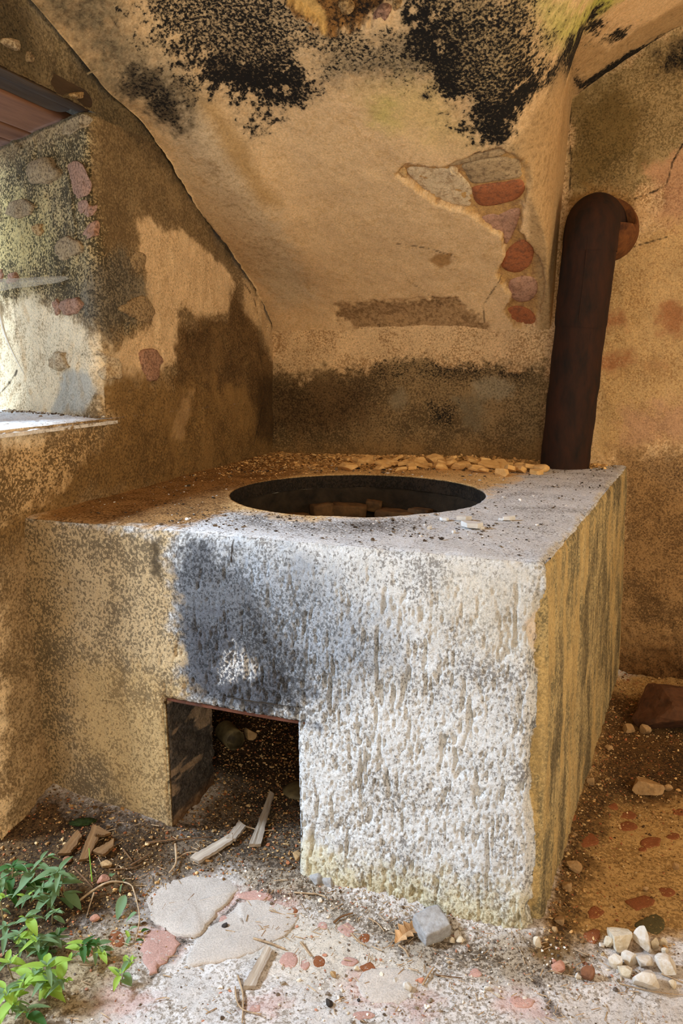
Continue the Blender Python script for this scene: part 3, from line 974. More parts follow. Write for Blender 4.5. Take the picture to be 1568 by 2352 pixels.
def fS(t, z):
    a = np.stack([xr(z), front_y(xr(z), z)], 1)
    b = np.stack([xr(z) + 0.115 * (YB + 0.04 - 1.675), 0 * z + YB + 0.04], 1)
    q = a + (b - a) * t[:, None]
    return q[:, 0], q[:, 1], z


tj = np.linspace(0, 0.25, 60)
jx = lambda X: (lambda t, z: (X + 0 * t, front_y(X, z) + t, z))
parts = [patch(F3, xa, zs1), patch(F3, xa, zs2), patch(F3, xb, zs2), patch(fR, tr, zs1), patch(fR, tr, zs2),
         patch(fS, ts_, zs1), patch(fS, ts_, zs2), patch(jx(OX0), tj, zs1), patch(jx(OX1), tj, zs1, flip=True),
         patch(lambda x, t: (x, front_y(x, OZ) + t, OZ + 0 * x), xb, tj, flip=True)]
# top ring: from the outline of the top to the round hole
pr = []
for x in np.concatenate([xa, xb[1:], OX1 + (xr(ZT) - OX1) * tr[1:]]):
    pr.append((x, front_y(x, ZT)))
s0 = np.array([xr(ZT), front_y(xr(ZT), ZT)])
s1 = np.array([xr(ZT) + 0.115 * (YB + 0.04 - 1.675), YB + 0.04])
pr += [tuple(s0 + (s1 - s0) * t) for t in ts_[1:]]
pr += [(x, YB + 0.04) for x in np.linspace(s1[0], -1.53, 180)[1:]]
pr += [(-1.53, y) for y in np.linspace(YB + 0.04, front_y(-1.53, ZT), 190)[1:]]
pr = np.array(pr)
ang = np.arctan2(pr[:, 1] - HC[1], pr[:, 0] - HC[0])
cir = HC + HR * np.stack([np.cos(ang), np.sin(ang)], 1)
tt = np.concatenate([np.linspace(0, 0.06, 5), np.linspace(0.06, 0.94, 62)[1:], np.linspace(0.94, 1.0, 6)[1:]])
P = pr[:, None, :] * (1 - tt)[None, :, None] + cir[:, None, :] * tt[None, :, None]
n, m = P.shape[:2]
Vt = np.concatenate([P.reshape(-1, 2), np.full((n * m, 1), ZT)], 1)
i = (np.arange(n - 1)[:, None] * m + np.arange(m - 1)[None, :]).ravel()
Qt = np.stack([i, i + m, i + m + 1, i + 1], 1)
# lip of the hole
lipz = np.array([0, -0.004, -0.012, -0.03, -0.05])
lr = HR * 1.0
L = np.stack([np.repeat(cir[:, 0], 5), np.repeat(cir[:, 1], 5), np.tile(ZT + lipz, n)], 1)
i = (np.arange(n - 1)[:, None] * 5 + np.arange(4)[None, :]).ravel()
Ql = np.stack([i, i + 5, i + 6, i + 1], 1)
parts += [(Vt, Qt), (L, Ql)]
surf('stove_body', parts, M_STOVE, stove_disp, lambda V: V[:, [0, 2]], c_front, stove_paint, parent=None)
body = bpy.data.objects['stove_body']


def adopt(o, parent):
    """parent o and keep it where it stands"""
    o.parent = parent
    o.location = Vector(o.location) - parent.location
    return o


adopt(body, stove)

M_SOOT = simple('soot_brick', lin(30, 25, 20), lin(66, 54, 40), 14, 0.95, 0.8, dist=0.01)
M_SOOTB = simple('sooty_tan_brick', lin(120, 88, 54), lin(60, 46, 32), 22, 0.95, 0.7)


def disp_simple(V, Q, amp, fr, seed):
    return V + normals(V, Q) * (amp * fbm(V, fr, 4, 0.55, seed))[:, None]


# drum under the hole, ledge and fire chamber
th = np.linspace(0, 2 * math.pi, 200)
prof = [(HR + 0.004, ZT - 0.05), (HR + 0.006, 0.84), (HR + 0.002, 0.79), (HR - 0.03, 0.775), (HR - 0.075, 0.765), (HR - 0.085, 0.72), (HR - 0.085, 0.62), (HR - 0.07, 0.52), (HR + 0.3, 0.50)]
pp = []
for (r0, z0), (r1, z1) in zip(prof[:-1], prof[1:]):
    for t in np.linspace(0, 1, 8)[:-1]:
        pp.append((r0 + (r1 - r0) * t, z0 + (z1 - z0) * t))
pp.append(prof[-1])
pp = np.array(pp)
V, Q = patch(lambda a, k: (HC[0] + pp[k.astype(int), 0] * np.cos(a), HC[1] + pp[k.astype(int), 0] * np.sin(a), pp[k.astype(int), 1]), th, np.arange(len(pp)))
V, Q = weld(V, Q)
V = disp_simple(V, Q, 0.012, 14, 80)
adopt(obj('drum', mesh_np('drum', V, Q), M_SOOT), stove)
ux, uz = np.linspace(-1.42, -0.16, 60), np.linspace(-0.05, 0.56, 30)
yf = lambda a: front_y(a, 0.2) + 0.245
cp = [patch(lambda a, b: (-1.40 + 0 * a, a, b), np.linspace(1.9, 3.1, 50), uz), patch(lambda a, b: (-0.18 + 0 * a, a, b), np.linspace(1.9, 3.1, 50), uz),
      patch(lambda a, b: (a, 3.0 - 0.25 * ((a + 0.78) / 0.6) ** 2, b), ux, uz),
      patch(lambda a, b: (a, yf(a), b), np.linspace(-1.42, OX0 - 0.004, 12), uz), patch(lambda a, b: (a, yf(a), b), np.linspace(OX1 + 0.004, -0.16, 12), uz),
      patch(lambda a, b: (a, yf(a), b), np.linspace(OX0 - 0.004, OX1 + 0.004, 12), np.linspace(OZ, 0.56, 6))]
V, Q = weld(*join(cp))
V = disp_simple(V, Q, 0.03, 9, 81)
adopt(obj('fire_chamber', mesh_np('fire_chamber', V, Q), M_SOOT), stove)


def rough_box(c, size, rot=0.0, seed=0, amp=0.004, n=8, tilt=(0, 0)):
    """worn block: a subdivided box with rounded, noisy faces"""
    sx, sy, sz = [s / 2 for s in size]
    g = np.linspace(-1, 1, n)
    ps = []
    for ax in range(3):
        for sgn in (-1, 1):
            def fn(a, b, ax=ax, sgn=sgn):
                o = [None] * 3
                o[ax] = np.full_like(a, sgn)
                o[(ax + 1) % 3], o[(ax + 2) % 3] = a, b
                return tuple(o)
            ps.append(patch(fn, g, g, flip=(sgn < 0)))
    V, Q = weld(*join(ps))
    r = np.abs(V).max(1)
    L = np.linalg.norm(V, axis=1) / np.sqrt(3)
    V = V * (1 - 0.10 * np.clip(L, 0, 1) ** 6)[:, None]
    V = V * np.array([sx, sy, sz])
    V = V + normals(V, Q) * (amp * fbm(V + seed * 3.1, 30, 4, 0.6, seed))[:, None]
    cx, sn = math.cos(tilt[0]), math.sin(tilt[0])
    V = V @ np.array([[1, 0, 0], [0, cx, sn], [0, -sn, cx]])
    cx, sn = math.cos(tilt[1]), math.sin(tilt[1])
    V = V @ np.array([[cx, 0, -sn], [0, 1, 0], [sn, 0, cx]])
    cx, sn = math.cos(rot), math.sin(rot)
    V = V @ np.array([[cx, sn, 0], [-sn, cx, 0], [0, 0, 1]])
    return V + np.asarray(c), Q


def ring_pt(deg, r, z):
    a = math.radians(deg)
    return (HC[0] + r * math.cos(a), HC[1] + r * math.sin(a), z)


for k, (deg, r, z, size, til) in enumerate(((84, 0.365, 0.79, (0.15, 0.07, 0.035), 0.04), (112, 0.37, 0.80, (0.13, 0.06, 0.05), 0.1), (128, 0.372, 0.80, (0.08, 0.06, 0.06), -0.1),
                                            (98, 0.392, 0.815, (0.06, 0.04, 0.04), 0.2), (70, 0.385, 0.80, (0.09, 0.05, 0.04), 0.0), (146, 0.37, 0.785, (0.12, 0.06, 0.03), 0.1))):
    V, Q = rough_box(ring_pt(deg, r, z), size, math.radians(deg - 90), 90 + k, 0.006, 7, (til, til * 0.6))
    adopt(obj('brick', mesh_np('brick', V, Q), M_SOOTB), stove)

# rusty iron bar carrying the masonry over the fire opening
M_RUST = simple('rusty_iron', lin(112, 66, 46), lin(66, 44, 36), 40, 0.75, 0.5)
V, Q = rough_box((-0.885, front_y(-0.885, OZ) + 0.035, OZ - 0.003), (0.44, 0.05, 0.010), -0.044, 7, 0.0015, 12)
adopt(obj('lintel_bar', mesh_np('lintel_bar', V, Q), M_RUST), stove)


# ------------------------------------------------------------------ pieces set in the masonry
def outline(pts, n=20, jit=0.0, seed=0):
    """closed Catmull-Rom through pts, resampled to n points"""
    pts = np.asarray(pts, float)
    k = len(pts)
    out = []
    for i in range(n):
        s = i * k / n
        j, t = int(s), s - int(s)
        p0, p1, p2, p3 = pts[(j - 1) % k], pts[j % k], pts[(j + 1) % k], pts[(j + 2) % k]
        out.append(0.5 * ((2 * p1) + (p2 - p0) * t + (2 * p0 - 5 * p1 + 4 * p2 - p3) * t * t + (3 * p1 - p0 - 3 * p2 + p3) * t ** 3))
    return np.array(out)


def piece_mesh(name, pts3, nrm, sink, proud, seed, n=22, amp=0.3, sharp=0.9):
    """a stone or slab from its outline: side wall, shoulder and uneven face"""
    o = outline(pts3, n)
    c = o.mean(0)
    nrm = np.asarray(nrm, float) / np.linalg.norm(nrm)
    rings = [(1.0, -sink), (1.0, proud * 0.1), (0.95, proud * sharp * 0.75), (0.80, proud * 0.92), (0.5, proud * 1.05), (0.2, proud * 1.05)]
    V = []
    for f, h in rings:
        V.append(c + (o - c) * f + nrm * h)
    V = np.concatenate(V + [(c + nrm * proud * 1.05)[None]])
    size = np.linalg.norm(o - c, axis=1).mean()
    nz = fbm(V / size, 1.5, 4, 0.6, seed)
    top = np.arange(len(V)) >= n
    V = V + nrm * (nz * top * amp * proud)[:, None] + (rs.rand(*V.shape) - 0.5) * size * 0.02
    F = []
    for r in range(len(rings) - 1):
        for i in range(n):
            j = (i + 1) % n
            F.append((r * n + i, r * n + j, (r + 1) * n + j, (r + 1) * n + i))
    L = (len(rings) - 1) * n
    F += [(L + i, L + (i + 1) % n, len(V) - 1) for i in range(n)]
    me = bpy.data.meshes.new(name)
    me.from_pydata(V.tolist(), [], F)
    for pl in me.polygons:
        pl.use_smooth = True
    return me


M_BRICK = (lin(166, 100, 62), lin(134, 86, 58))
M_PINK = (lin(184, 140, 112), lin(150, 112, 88))
M_PALE = (lin(210, 184, 144), lin(176, 146, 108))
M_GREYS = (lin(176, 148, 108), lin(132, 108, 78))
M_OCHRE = (lin(200, 162, 108), lin(148, 112, 68))


def ceil_n(p):
    e = 0.01
    gx = (ceil_h(p[0] + e, p[1]) - ceil_h(p[0] - e, p[1])) / (2 * e)
    gy = (ceil_h(p[0], p[1] + e) - ceil_h(p[0], p[1] - e)) / (2 * e)
    v = np.array([gx, gy, -1.0])
    return v / np.linalg.norm(v)


CB = [('stone', M_PALE, [(932, 398), (985, 393), (1040, 400), (1075, 430), (1085, 455), (1075, 485), (1020, 472), (965, 438)], 0.004),
      ('stone', M_GREYS, [(1062, 388), (1120, 372), (1190, 372), (1205, 395), (1195, 415), (1140, 425), (1085, 430), (1068, 408)], 0.006),
      ('brick', M_BRICK, [(1082, 440), (1110, 432), (1150, 428), (1196, 420), (1205, 445), (1180, 468), (1110, 482), (1088, 470)], 0.007),
      ('brick', M_PINK, [(1105, 505), (1150, 495), (1192, 488), (1188, 520), (1172, 555), (1160, 570), (1152, 548), (1120, 530)], 0.006),
      ('brick', M_BRICK, [(1150, 612), (1168, 578), (1200, 560), (1224, 578), (1218, 612), (1190, 632), (1160, 628)], 0.008),
      ('stone', M_PINK, [(1168, 655), (1195, 642), (1228, 648), (1232, 680), (1205, 700), (1172, 690)], 0.008),
      ('brick', M_BRICK, [(1160, 722), (1185, 710), (1215, 718), (1232, 740), (1215, 756), (1185, 752)], 0.005),
      ('stone', M_PALE, [(1030, 394), (1042, 392), (1050, 400), (1044, 410), (1032, 408)], 0.012),
      ('stone', M_OCHRE, [(908, 402), (922, 392), (932, 402), (930, 420), (914, 420)], 0.007),
      ('stone', M_GREYS, [(1010, 384), (1075, 366), (1140, 352), (1160, 362), (1100, 374), (1040, 388)], 0.006)]
for k, (nm, mt, px, pr_) in enumerate(CB):
    P3 = []
    for u, v in px:
        p = hit_ceil(u, v)
        P3.append(p - 0.019 * ceil_n(p))
    c = np.mean(P3, 0)
    me = piece_mesh(nm, P3, ceil_n(c), 0.02, pr_ * 1.25, 100 + k, n=30, amp=0.7)
    const_attr(me, mt[0], mt[1], 0.4, 0.06)
    o = obj(nm, me, M_CEIL)
    o.parent = ceiling
# stones showing through the damaged crown of the vault
for k, (mt, px) in enumerate(((M_PINK, [(855, 45), (875, 22), (898, 28), (885, 50), (865, 58)]), (M_OCHRE, [(775, 18), (800, 8), (812, 28), (790, 38)]), (M_OCHRE, [(900, 8), (915, -5), (922, 15), (905, 30)]))):
    P3 = [hit_ceil(u, v) for u, v in px]
    P3 = [p - 0.014 * ceil_n(p) for p in P3]
    me = piece_mesh('stone', P3, ceil_n(np.mean(P3, 0)), 0.02, 0.012, 120 + k, amp=0.7)
    const_attr(me, mt[0] * 0.8, mt[1] * 0.6, 0.5, 0.25)
    o = obj('stone', me, M_CEIL)
    o.parent = ceiling

# stones in the window jamb and wall
jn = np.array([-JD[1], JD[0], 0.0])
jn = jn / np.linalg.norm(jn) * (-1 if jn[1] > 0 else 1)
WS = [(M_PINK, [(165, 378), (190, 372), (200, 395), (214, 440), (190, 450), (170, 430)], 0.016), (M_PINK, [(182, 468), (196, 458), (202, 475), (188, 488)], 0.012),
      (M_PINK, [(198, 475), (220, 470), (218, 490), (202, 496)], 0.012), (M_PINK, [(200, 520), (222, 505), (234, 530), (215, 545), (202, 540)], 0.010),
      (M_PALE, [(195, 822), (215, 800), (245, 806), (268, 832), (272, 868), (240, 875), (205, 852)], 0.020), (M_PINK, [(320, 812), (350, 806), (368, 838), (352, 872), (325, 862)], 0.012),
      (M_PINK, [(144, 705), (160, 685), (180, 682), (196, 700), (180, 722), (155, 722)], 0.018), (M_PINK, [(122, 690), (134, 688), (142, 712), (132, 728), (124, 712)], 0.010),
     
      (M_PALE, [(128, 815), (150, 808), (166, 840), (140, 852), (122, 840)], 0.018),
      (M_PINK, [(0, 628), (12, 620), (14, 640), (0, 650)], 0.014), (M_PINK, [(24, 635), (40, 625), (42, 645), (28, 652)], 0.012),
      (M_GREYS, [(275, 700), (330, 682), (352, 715), (345, 740), (310, 735), (282, 725)], 0.010), (M_PINK, [(420, 385), (436, 392), (442, 412), (428, 408)], 0.014),
      
      (M_GREYS, [(178, 262), (208, 270), (212, 290), (180, 300), (150, 310), (140, 290)], 0.022), (M_GREYS, [(60, 385), (110, 365), (140, 390), (120, 420), (75, 420)], 0.014),
      (M_OCHRE, [(80, 520), (98, 515), (100, 535), (84, 540)], 0.014), (M_GREYS, [(20, 470), (60, 455), (85, 480), (60, 505), (25, 500)], 0.012), (M_GREYS, [(130, 560), (170, 545), (190, 575), (160, 600), (132, 590)], 0.012),
      (M_GREYS, [(300, 585), (325, 575), (335, 600), (322, 628), (305, 620)], 0.010)]
for k, (mt, px, pr_) in enumerate(WS):
    P3 = np.array([on_left(u, v) for u, v in px])
    c = P3.mean(0)
    nn = np.array([1.0, 0, 0]) if c[1] > JY + 0.05 and c[0] > XW - 0.02 else (jn if c[1] > JY + 0.05 else np.array([0.8, -0.6, 0]))
    cen = P3.mean(0)
    rr = random.Random(k)
    P3 = np.array([cen + (q - cen) * rr.uniform(0.72, 1.18) for q in outline(P3, 14)])
    P3 = P3 + nn * (left_disp(outline(P3, 16), np.tile([1.0, 0, 0], (16, 1)))[:, 0].max() - 0.001)
    me = piece_mesh('stone', P3, nn, 0.04, pr_ * 0.55 + 0.002, 140 + k, amp=0.9)
    const_attr(me, mt[0] * 0.92, mt[1] * 0.75, 0.45, 0.12, 1.2, 0.6)
    o = obj('stone', me, M_WALL)
    o.parent = wall_left
for k, (mt, px, pr_) in enumerate(((M_PALE, [(0, 90), (12, 88), (37, 96), (36, 118), (14, 108), (0, 100)], 0.012), (M_GREYS, [(60, 118), (70, 130), (68, 145), (60, 138)], 0.008), (M_OCHRE, [(160, 215), (180, 212), (188, 226), (165, 224)], 0.01))):
    P3 = np.array([on_left(u, v, True) for u, v in px])
    me = piece_mesh('stone', P3, (1, 0, 0), 0.02, pr_ + 0.006, 170 + k, amp=0.7)
    const_attr(me, mt[0] * 0.8, mt[1] * 0.6, 0.5, 0.12, 1.2, 0.6)
    o = obj('stone', me, M_WALL)
    o.parent = wall_left

# ------------------------------------------------------------------ window: sill and lintel boards
win = empty('window_1', (-1.8, 1.9, SILL), kind='structure')


def sill_fn(a, b):
    y1 = JY + 0.05 - (a - XW) * 0.46
    y = 1.5 + (y1 - 1.5) * b
    return a, y, SILL + 0.012 * (a - XW + 0.3) - 0.012 * sst(XW - 0.05, XW + 0.02, a)


M_SILL = masonry('sill_limewash', fs=60, ms=200, bump=0.6)
V, Q = weld(*join([patch(sill_fn, np.linspace(-2.2, XW + 0.012, 90), np.linspace(0, 1, 100)),
                   patch(lambda b, t: (XW + 0.012 + 0 * b, 1.5 + (JY + 0.06 - 0.0055 - 1.5) * b, SILL - 0.008 - 0.010 * t), np.linspace(0, 1, 100), np.linspace(0, 1, 6))]))
Vd = V + normals(V, Q) * (0.006 * fbm(V, 20, 4, 0.6, 180) + 0.003 * fbm(V, 70, 3, 0.6, 181))[:, None]
me = mesh_np('sill', Vd, Q)
pt = Paint(V, V[:, :2], lambda u, v: hit(u, v, 2, SILL)[:2], lin(232, 230, 228), lin(150, 130, 106), 0.28, 0.12, 1.0)
pt.put(sst(XW - 0.08, XW + 0.01, V[:, 0]), ca=lin(206, 190, 164), k=0.5)
pt.apply(me)
adopt(obj('sill', me, M_SILL), win)

M_WOODR = simple('reddish_old_boards', lin(146, 100, 70), lin(104, 68, 46), 16, 1.0, 0.5, stretch=(1, 0.12, 1))
M_WOODD = simple('dark_old_beam', lin(84, 64, 42), lin(46, 35, 24), 14, 1.0, 0.6, stretch=(1, 0.15, 1))


def plank(name, x0, x1, z0, z1, mat, y0=1.2, y1=2.62, seed=0):
    V, Q = rough_box(((x0 + x1) / 2, (y0 + y1) / 2, (z0 + z1) / 2), (x1 - x0, y1 - y0, z1 - z0), 0, seed, 0.003, 12)
    return adopt(obj(name, mesh_np(name, V, Q), mat), win)


HB = HEAD + 0.004
V, Q = rough_box((-2.42, 1.50, (SILL + 2.7) / 2), (0.60, 0.04, 2.7 - SILL), 0, 199, 0.002, 8)  # unseen panel added to keep the side door lamp out of the window
adopt(obj('lamp_blocker', mesh_np('lamp_blocker', V, Q), M_WOODR), win)
plank('lintel_beam', XW - 0.055, XW - 0.004, HB - 0.006, HB + 0.05, M_WOODD, 1.2, JY + 0.05, 200)
plank('lintel_beam', XW - 0.14, XW - 0.064, HB + 0.004, HB + 0.06, M_WOODD, 1.2, JY + 0.05, 205)
plank('lintel_board', XW - 0.345, XW - 0.142, HB, HB + 0.03, M_WOODR, 1.2, JY + 0.26, 201)
plank('lintel_board', XW - 0.465, XW - 0.349, HB - 0.002, HB + 0.03, M_WOODR, 1.2, JY + 0.32, 202)
plank('lintel_board', XW - 0.70, XW - 0.485, HB + 0.006, HB + 0.04, M_WOODR, 1.2, JY + 0.45, 203)

# ------------------------------------------------------------------ stove pipe
M_PIPE = simple('rusty_black_pipe', lin(58, 32, 18), lin(28, 21, 15), 26, 0.85, 0.5, stretch=(1, 1, 0.35), dist=0.003)
M_COLLAR = simple('rusty_collar', lin(128, 78, 38), lin(64, 36, 20), 30, 0.8, 0.6)
PB, PT = np.array([-0.140, 3.290, ZT - 0.01]), np.array([-0.088, 3.245, 1.80])
pipe = empty('stove_pipe', tuple(PB), 'rusty black iron chimney pipe rising from the back corner of the stove', 'pipe')


def tube(path, rad, seg=40, amp=0.0, seed=0, flat=1.0):
    path = np.asarray(path, float)
    rad = np.broadcast_to(np.asarray(rad, float), (len(path),))
    T = np.gradient(path, axis=0)
    T /= np.linalg.norm(T, axis=1)[:, None]
    ref = np.array([1.0, 0.02, 0.03])
    V = []
    for p, t, r in zip(path, T, rad):
        a = np.cross(t, ref)
        a /= np.linalg.norm(a)
        b = np.cross(t, a)
        ph = np.linspace(0, 2 * math.pi, seg, endpoint=False)
        V.append(p + r * (np.cos(ph)[:, None] * a + np.sin(ph)[:, None] * b * flat))
    V = np.concatenate(V)
    n = len(path)
    Q = []
    i = np.arange(seg)
    for k in range(n - 1):
        Q.append(np.stack([k * seg + i, k * seg + (i + 1) % seg, (k + 1) * seg + (i + 1) % seg, (k + 1) * seg + i], 1))
    Q = np.concatenate(Q)
    if amp:
        V = V + normals(V, Q) * (amp * fbm(V, 12, 4, 0.55, seed))[:, None]
    return V, Q


def lerp(a, b, t):
    return np.asarray(a) + (np.asarray(b) - np.asarray(a)) * t


J1 = 0.64
ax = lambda t: lerp(PB, PT, t)
V, Q = tube([ax(t) for t in np.linspace(0, J1 + 0.02, 40)], np.concatenate([[0.100], np.full(37, 0.096), [0.096, 0.0955]]), 56, 0.004, 210)
adopt(obj('lower_pipe', mesh_np('lower_pipe', V, Q), M_PIPE), pipe)
V, Q = tube([ax(t) for t in np.linspace(J1, 1.0, 26)], np.concatenate([[0.0965, 0.0985], np.full(24, 0.0985)]), 56, 0.003, 211)
adopt(obj('upper_pipe', mesh_np('upper_pipe', V, Q), M_PIPE), pipe)
# elbow turning back into the wall
el = []
C0 = PT
for a in np.linspace(0, math.pi / 2, 12):
    el.append(C0 + np.array([0.018 * (1 - math.cos(a)), 0.085 * (1 - math.cos(a)), 0.085 * math.sin(a)]))
el = [PT - np.array([0.0014, -0.0018, 0.04])] + el + [el[-1] + np.array([0.01, 0.05, -0.004]) * k for k in (1, 2, 3)]
V, Q = tube(el, 0.100, 56, 0.003, 212)
adopt(obj('elbow', mesh_np('elbow', V, Q), M_PIPE), pipe)
CW = el[-1].copy()
cx_, cz_ = CW[0] + 0.004, CW[2] - 0.012
V, Q = tube([(cx_, YB - 0.075, cz_ + 0.004), (cx_, YB - 0.075, cz_), (cx_ + 0.004, YB - 0.04, cz_), (cx_ + 0.006, YB - 0.015, cz_), (cx_ + 0.008, YB + 0.03, cz_)], [0.100, 0.112, 0.115, 0.118, 0.122], 56, 0.007, 213)
adopt(obj('wall_collar', mesh_np('wall_collar', V, Q), M_COLLAR), pipe)
# folded seam
V, Q = tube([ax(t) + np.array([-0.005, -0.0975, -0.004]) for t in np.linspace(J1 + 0.02, 1.0, 14)], 0.003, 8)
adopt(obj('seam', mesh_np('seam', V, Q), M_PIPE), pipe)
# ------------------------------------------------------------------ loose things
def floor_h(x, y):
    x, y = np.atleast_1d(np.asarray(x, float)), np.atleast_1d(np.asarray(y, float))
    V = np.stack([x, y, floor_z(x, y)], 1)
    return V[:, 2] + floor_disp(V, None)[:, 2]


def top_h(x, y):
    V = np.stack([np.atleast_1d(x), np.atleast_1d(y), np.full(np.size(x), ZT)], 1)
    return ZT + 0.003 * fbm(V, 10, 3, 0.5, 59) + 0.0014 * fbm(V, 60, 4, 0.65, 60)


def px_size(P):
    return float(((np.asarray(P) - CAM) @ FWD) / FPX)


def fpoint(u, v):
    p = on_floor(u, v)
    p[2] = floor_h(p[0], p[1])[0]
    return p


def tpoint(u, v):
    p = on_top(u, v)
    p[2] = top_h(p[0], p[1])[0]
    return p


def icosphere(sub):
    t = (1 + 5 ** 0.5) / 2
    V = [(-1, t, 0), (1, t, 0), (-1, -t, 0), (1, -t, 0), (0, -1, t), (0, 1, t), (0, -1, -t), (0, 1, -t), (t, 0, -1), (t, 0, 1), (-t, 0, -1), (-t, 0, 1)]
    F = [(0, 11, 5), (0, 5, 1), (0, 1, 7), (0, 7, 10), (0, 10, 11), (1, 5, 9), (5, 11, 4), (11, 10, 2), (10, 7, 6), (7, 1, 8),
         (3, 9, 4), (3, 4, 2), (3, 2, 6), (3, 6, 8), (3, 8, 9), (4, 9, 5), (2, 4, 11), (6, 2, 10), (8, 6, 7), (9, 8, 1)]
    V = [np.array(v) / np.linalg.norm(v) for v in V]
    for _ in range(sub):
        cache, G = {}, []

        def mid(a, b):
            k = (min(a, b), max(a, b))
            if k not in cache:
                q = V[a] + V[b]
                V.append(q / np.linalg.norm(q))
                cache[k] = len(V) - 1
            return cache[k]
        for a, b, c in F:
            ab, bc, ca = mid(a, b), mid(b, c), mid(c, a)
            G += [(a, ab, ca), (b, bc, ab), (c, ca, bc), (ab, bc, ca)]
        F = G
    return np.array(V), np.array(F)


ICO = {k: icosphere(k) for k in (0, 1, 3)}


def rock_mesh(name, size, seed, cuts=11, rough=0.05, sub=3):
    """broken stone: a ball cut flat by random planes, then roughened"""
    V, F = ICO[sub]
    V = V.copy()
    r = np.random.RandomState(seed)
    for _ in range(cuts):
        n = r.randn(3)
        n /= np.linalg.norm(n)
        d = r.uniform(0.42, 0.80)
        s = V @ n
        V = V - np.maximum(s - d, 0)[:, None] * n * 0.95
    V = V / np.abs(V).max(0)
    V = V + V / np.linalg.norm(V, axis=1)[:, None] * (rough * fbm(V, 3.5, 4, 0.6, seed))[:, None]
    V = V * np.asarray(size) / 2
    me = mesh_np(name, V, F, smooth=False)
    return me


M_RPALE = simple('rock_pale', lin(220, 208, 186), lin(176, 160, 132), 40, 0.93, 0.7)
M_RWHITE = simple('rock_white', lin(216, 212, 206), lin(176, 156, 124), 30, 0.93, 0.7)
M_RTAN = simple('rock_tan', lin(188, 152, 106), lin(136, 106, 70), 40, 0.93, 0.7)
M_RPINK = simple('rock_pink', lin(190, 140, 116), lin(150, 104, 84), 40, 0.93, 0.7)
M_RDARK = simple('rock_dark', lin(66, 58, 52), lin(40, 34, 30), 40, 0.93, 0.7)
M_RGREY = simple('rock_grey', lin(172, 170, 168), lin(128, 122, 116), 60, 0.93, 0.6)
M_RRED = simple('rock_reddish', lin(140, 94, 66), lin(96, 64, 46), 30, 0.93, 0.7)


def rock(u, v, w, h, mat, label, seed, name='rock', cat='rock', rot=None, where=fpoint, sink=0.12, group=None, cuts=11):
    p = where(u, v)
    s = px_size(p)
    sx, sz = w * s, h * s
    sy = sx * (0.75 + 0.3 * random.Random(seed).random())
    me = rock_mesh(name, (sx, sy, sz), seed, cuts, sub=3 if w > 24 else 1)
    o = obj(name, me, mat)
    back = np.array([FWD[0], FWD[1], 0]) * sy * 0.4
    q = p + back
    o.location = (q[0], q[1], p[2] + sz * (0.5 - sink))
    o.rotation_euler = (random.Random(seed + 1).uniform(-0.15, 0.15), random.Random(seed + 2).uniform(-0.15, 0.15), random.Random(seed + 3).uniform(-0.5, 0.5) if rot is None else rot)
    return tag(o, label, cat, group)


# shaped stone in front of the stove
p = fpoint(985, 2168)
V, Q = rough_box((0, 0, 0), (0.072, 0.066, 0.052), 0.75, 300, 0.004, 14, (0.22, -0.12))
o = tag(obj('stone_block', mesh_np('stone_block', V, Q), M_RGREY, loc=(p[0], p[1] + 0.03, p[2] + 0.022)), 'squared grey stone block lying against the foot of the stove front', 'stone')

rock(1492, 1836, 78, 44, M_RTAN, 'large tan broken block alone on the sandy floor right of the stove', 301, rot=0.2, cuts=8)
rock(1322, 2010, 36, 34, M_RTAN, 'fist-like tan rock midway along the foot of the stove side', 302)
rock(1536, 1822, 22, 20, M_RTAN, 'small tan rock touching the right side of the large block', 303)
rock(1359, 1808, 22, 24, M_RTAN, 'tan pebble touching the far foot of the stove side', 304)
rock(1306, 2048, 28, 24, M_RTAN, 'tan pebble just in front of the fist-like rock by the stove side', 305)
rock(1290, 2130, 32, 22, M_RTAN, 'flat tan rock near the front end of the stove side foot', 306)
rock(1276, 2142, 16, 14, M_RTAN, 'tiny tan pebble between stove side and the flat rock', 307)
rock(1552, 2000, 18, 16, M_RTAN, 'small pale pebble alone on sand at the right edge of the picture', 308)
rock(1484, 2052, 16, 14, M_RTAN, 'tiny tan pebble behind the big round red cobble', 309)
rock(1398, 2178, 20, 32, M_RPALE, 'upright narrow pebble at the left end of the white rubble', 310)
rock(1428, 2190, 62, 50, M_RPALE, 'broad wedge rock half in shade at the back of the white rubble', 311, cuts=7)
rock(1482, 2192, 46, 60, M_RWHITE, 'tall white rock in the middle back of the white rubble', 312)
rock(1505, 2184, 22, 30, M_RPALE, 'small round pebble right of the tall white rock', 313)
rock(1524, 2176, 22, 20, M_RPALE, 'small pale pebble second right of the tall white rock', 314)
rock(1530, 2196, 20, 18, M_RPALE, 'pale pebble at the right end of the back row of white rubble', 315)
rock(1414, 2226, 36, 38, M_RWHITE, 'jagged white rock at the left front of the rubble', 316)
rock(1450, 2222, 40, 34, M_RWHITE, 'white rock in the heart of the rubble behind the jagged one', 317)
rock(1438, 2248, 34, 30, M_RPALE, 'cream rock at the front left of the rubble', 318)
rock(1482, 2232, 44, 30, M_RWHITE, 'low white rock in front of the tall white one', 319)
rock(1488, 2286, 62, 56, M_RWHITE, 'largest white rock at the front of the rubble', 320, cuts=8)
rock(1532, 2244, 52, 42, M_RWHITE, 'bright white rock with a brown shaded side at the right of the rubble', 321, cuts=8)
rock(1546, 2272, 20, 16, M_RPALE, 'small white pebble in front of the bright white rock', 322)
rock(1352, 2254, 32, 42, M_RRED, 'upright reddish brown shard between stove corner and white rubble', 323, cuts=7)
rock(1286, 2236, 34, 26, M_RPINK, 'pink rounded pebble right of the stove front corner', 324)
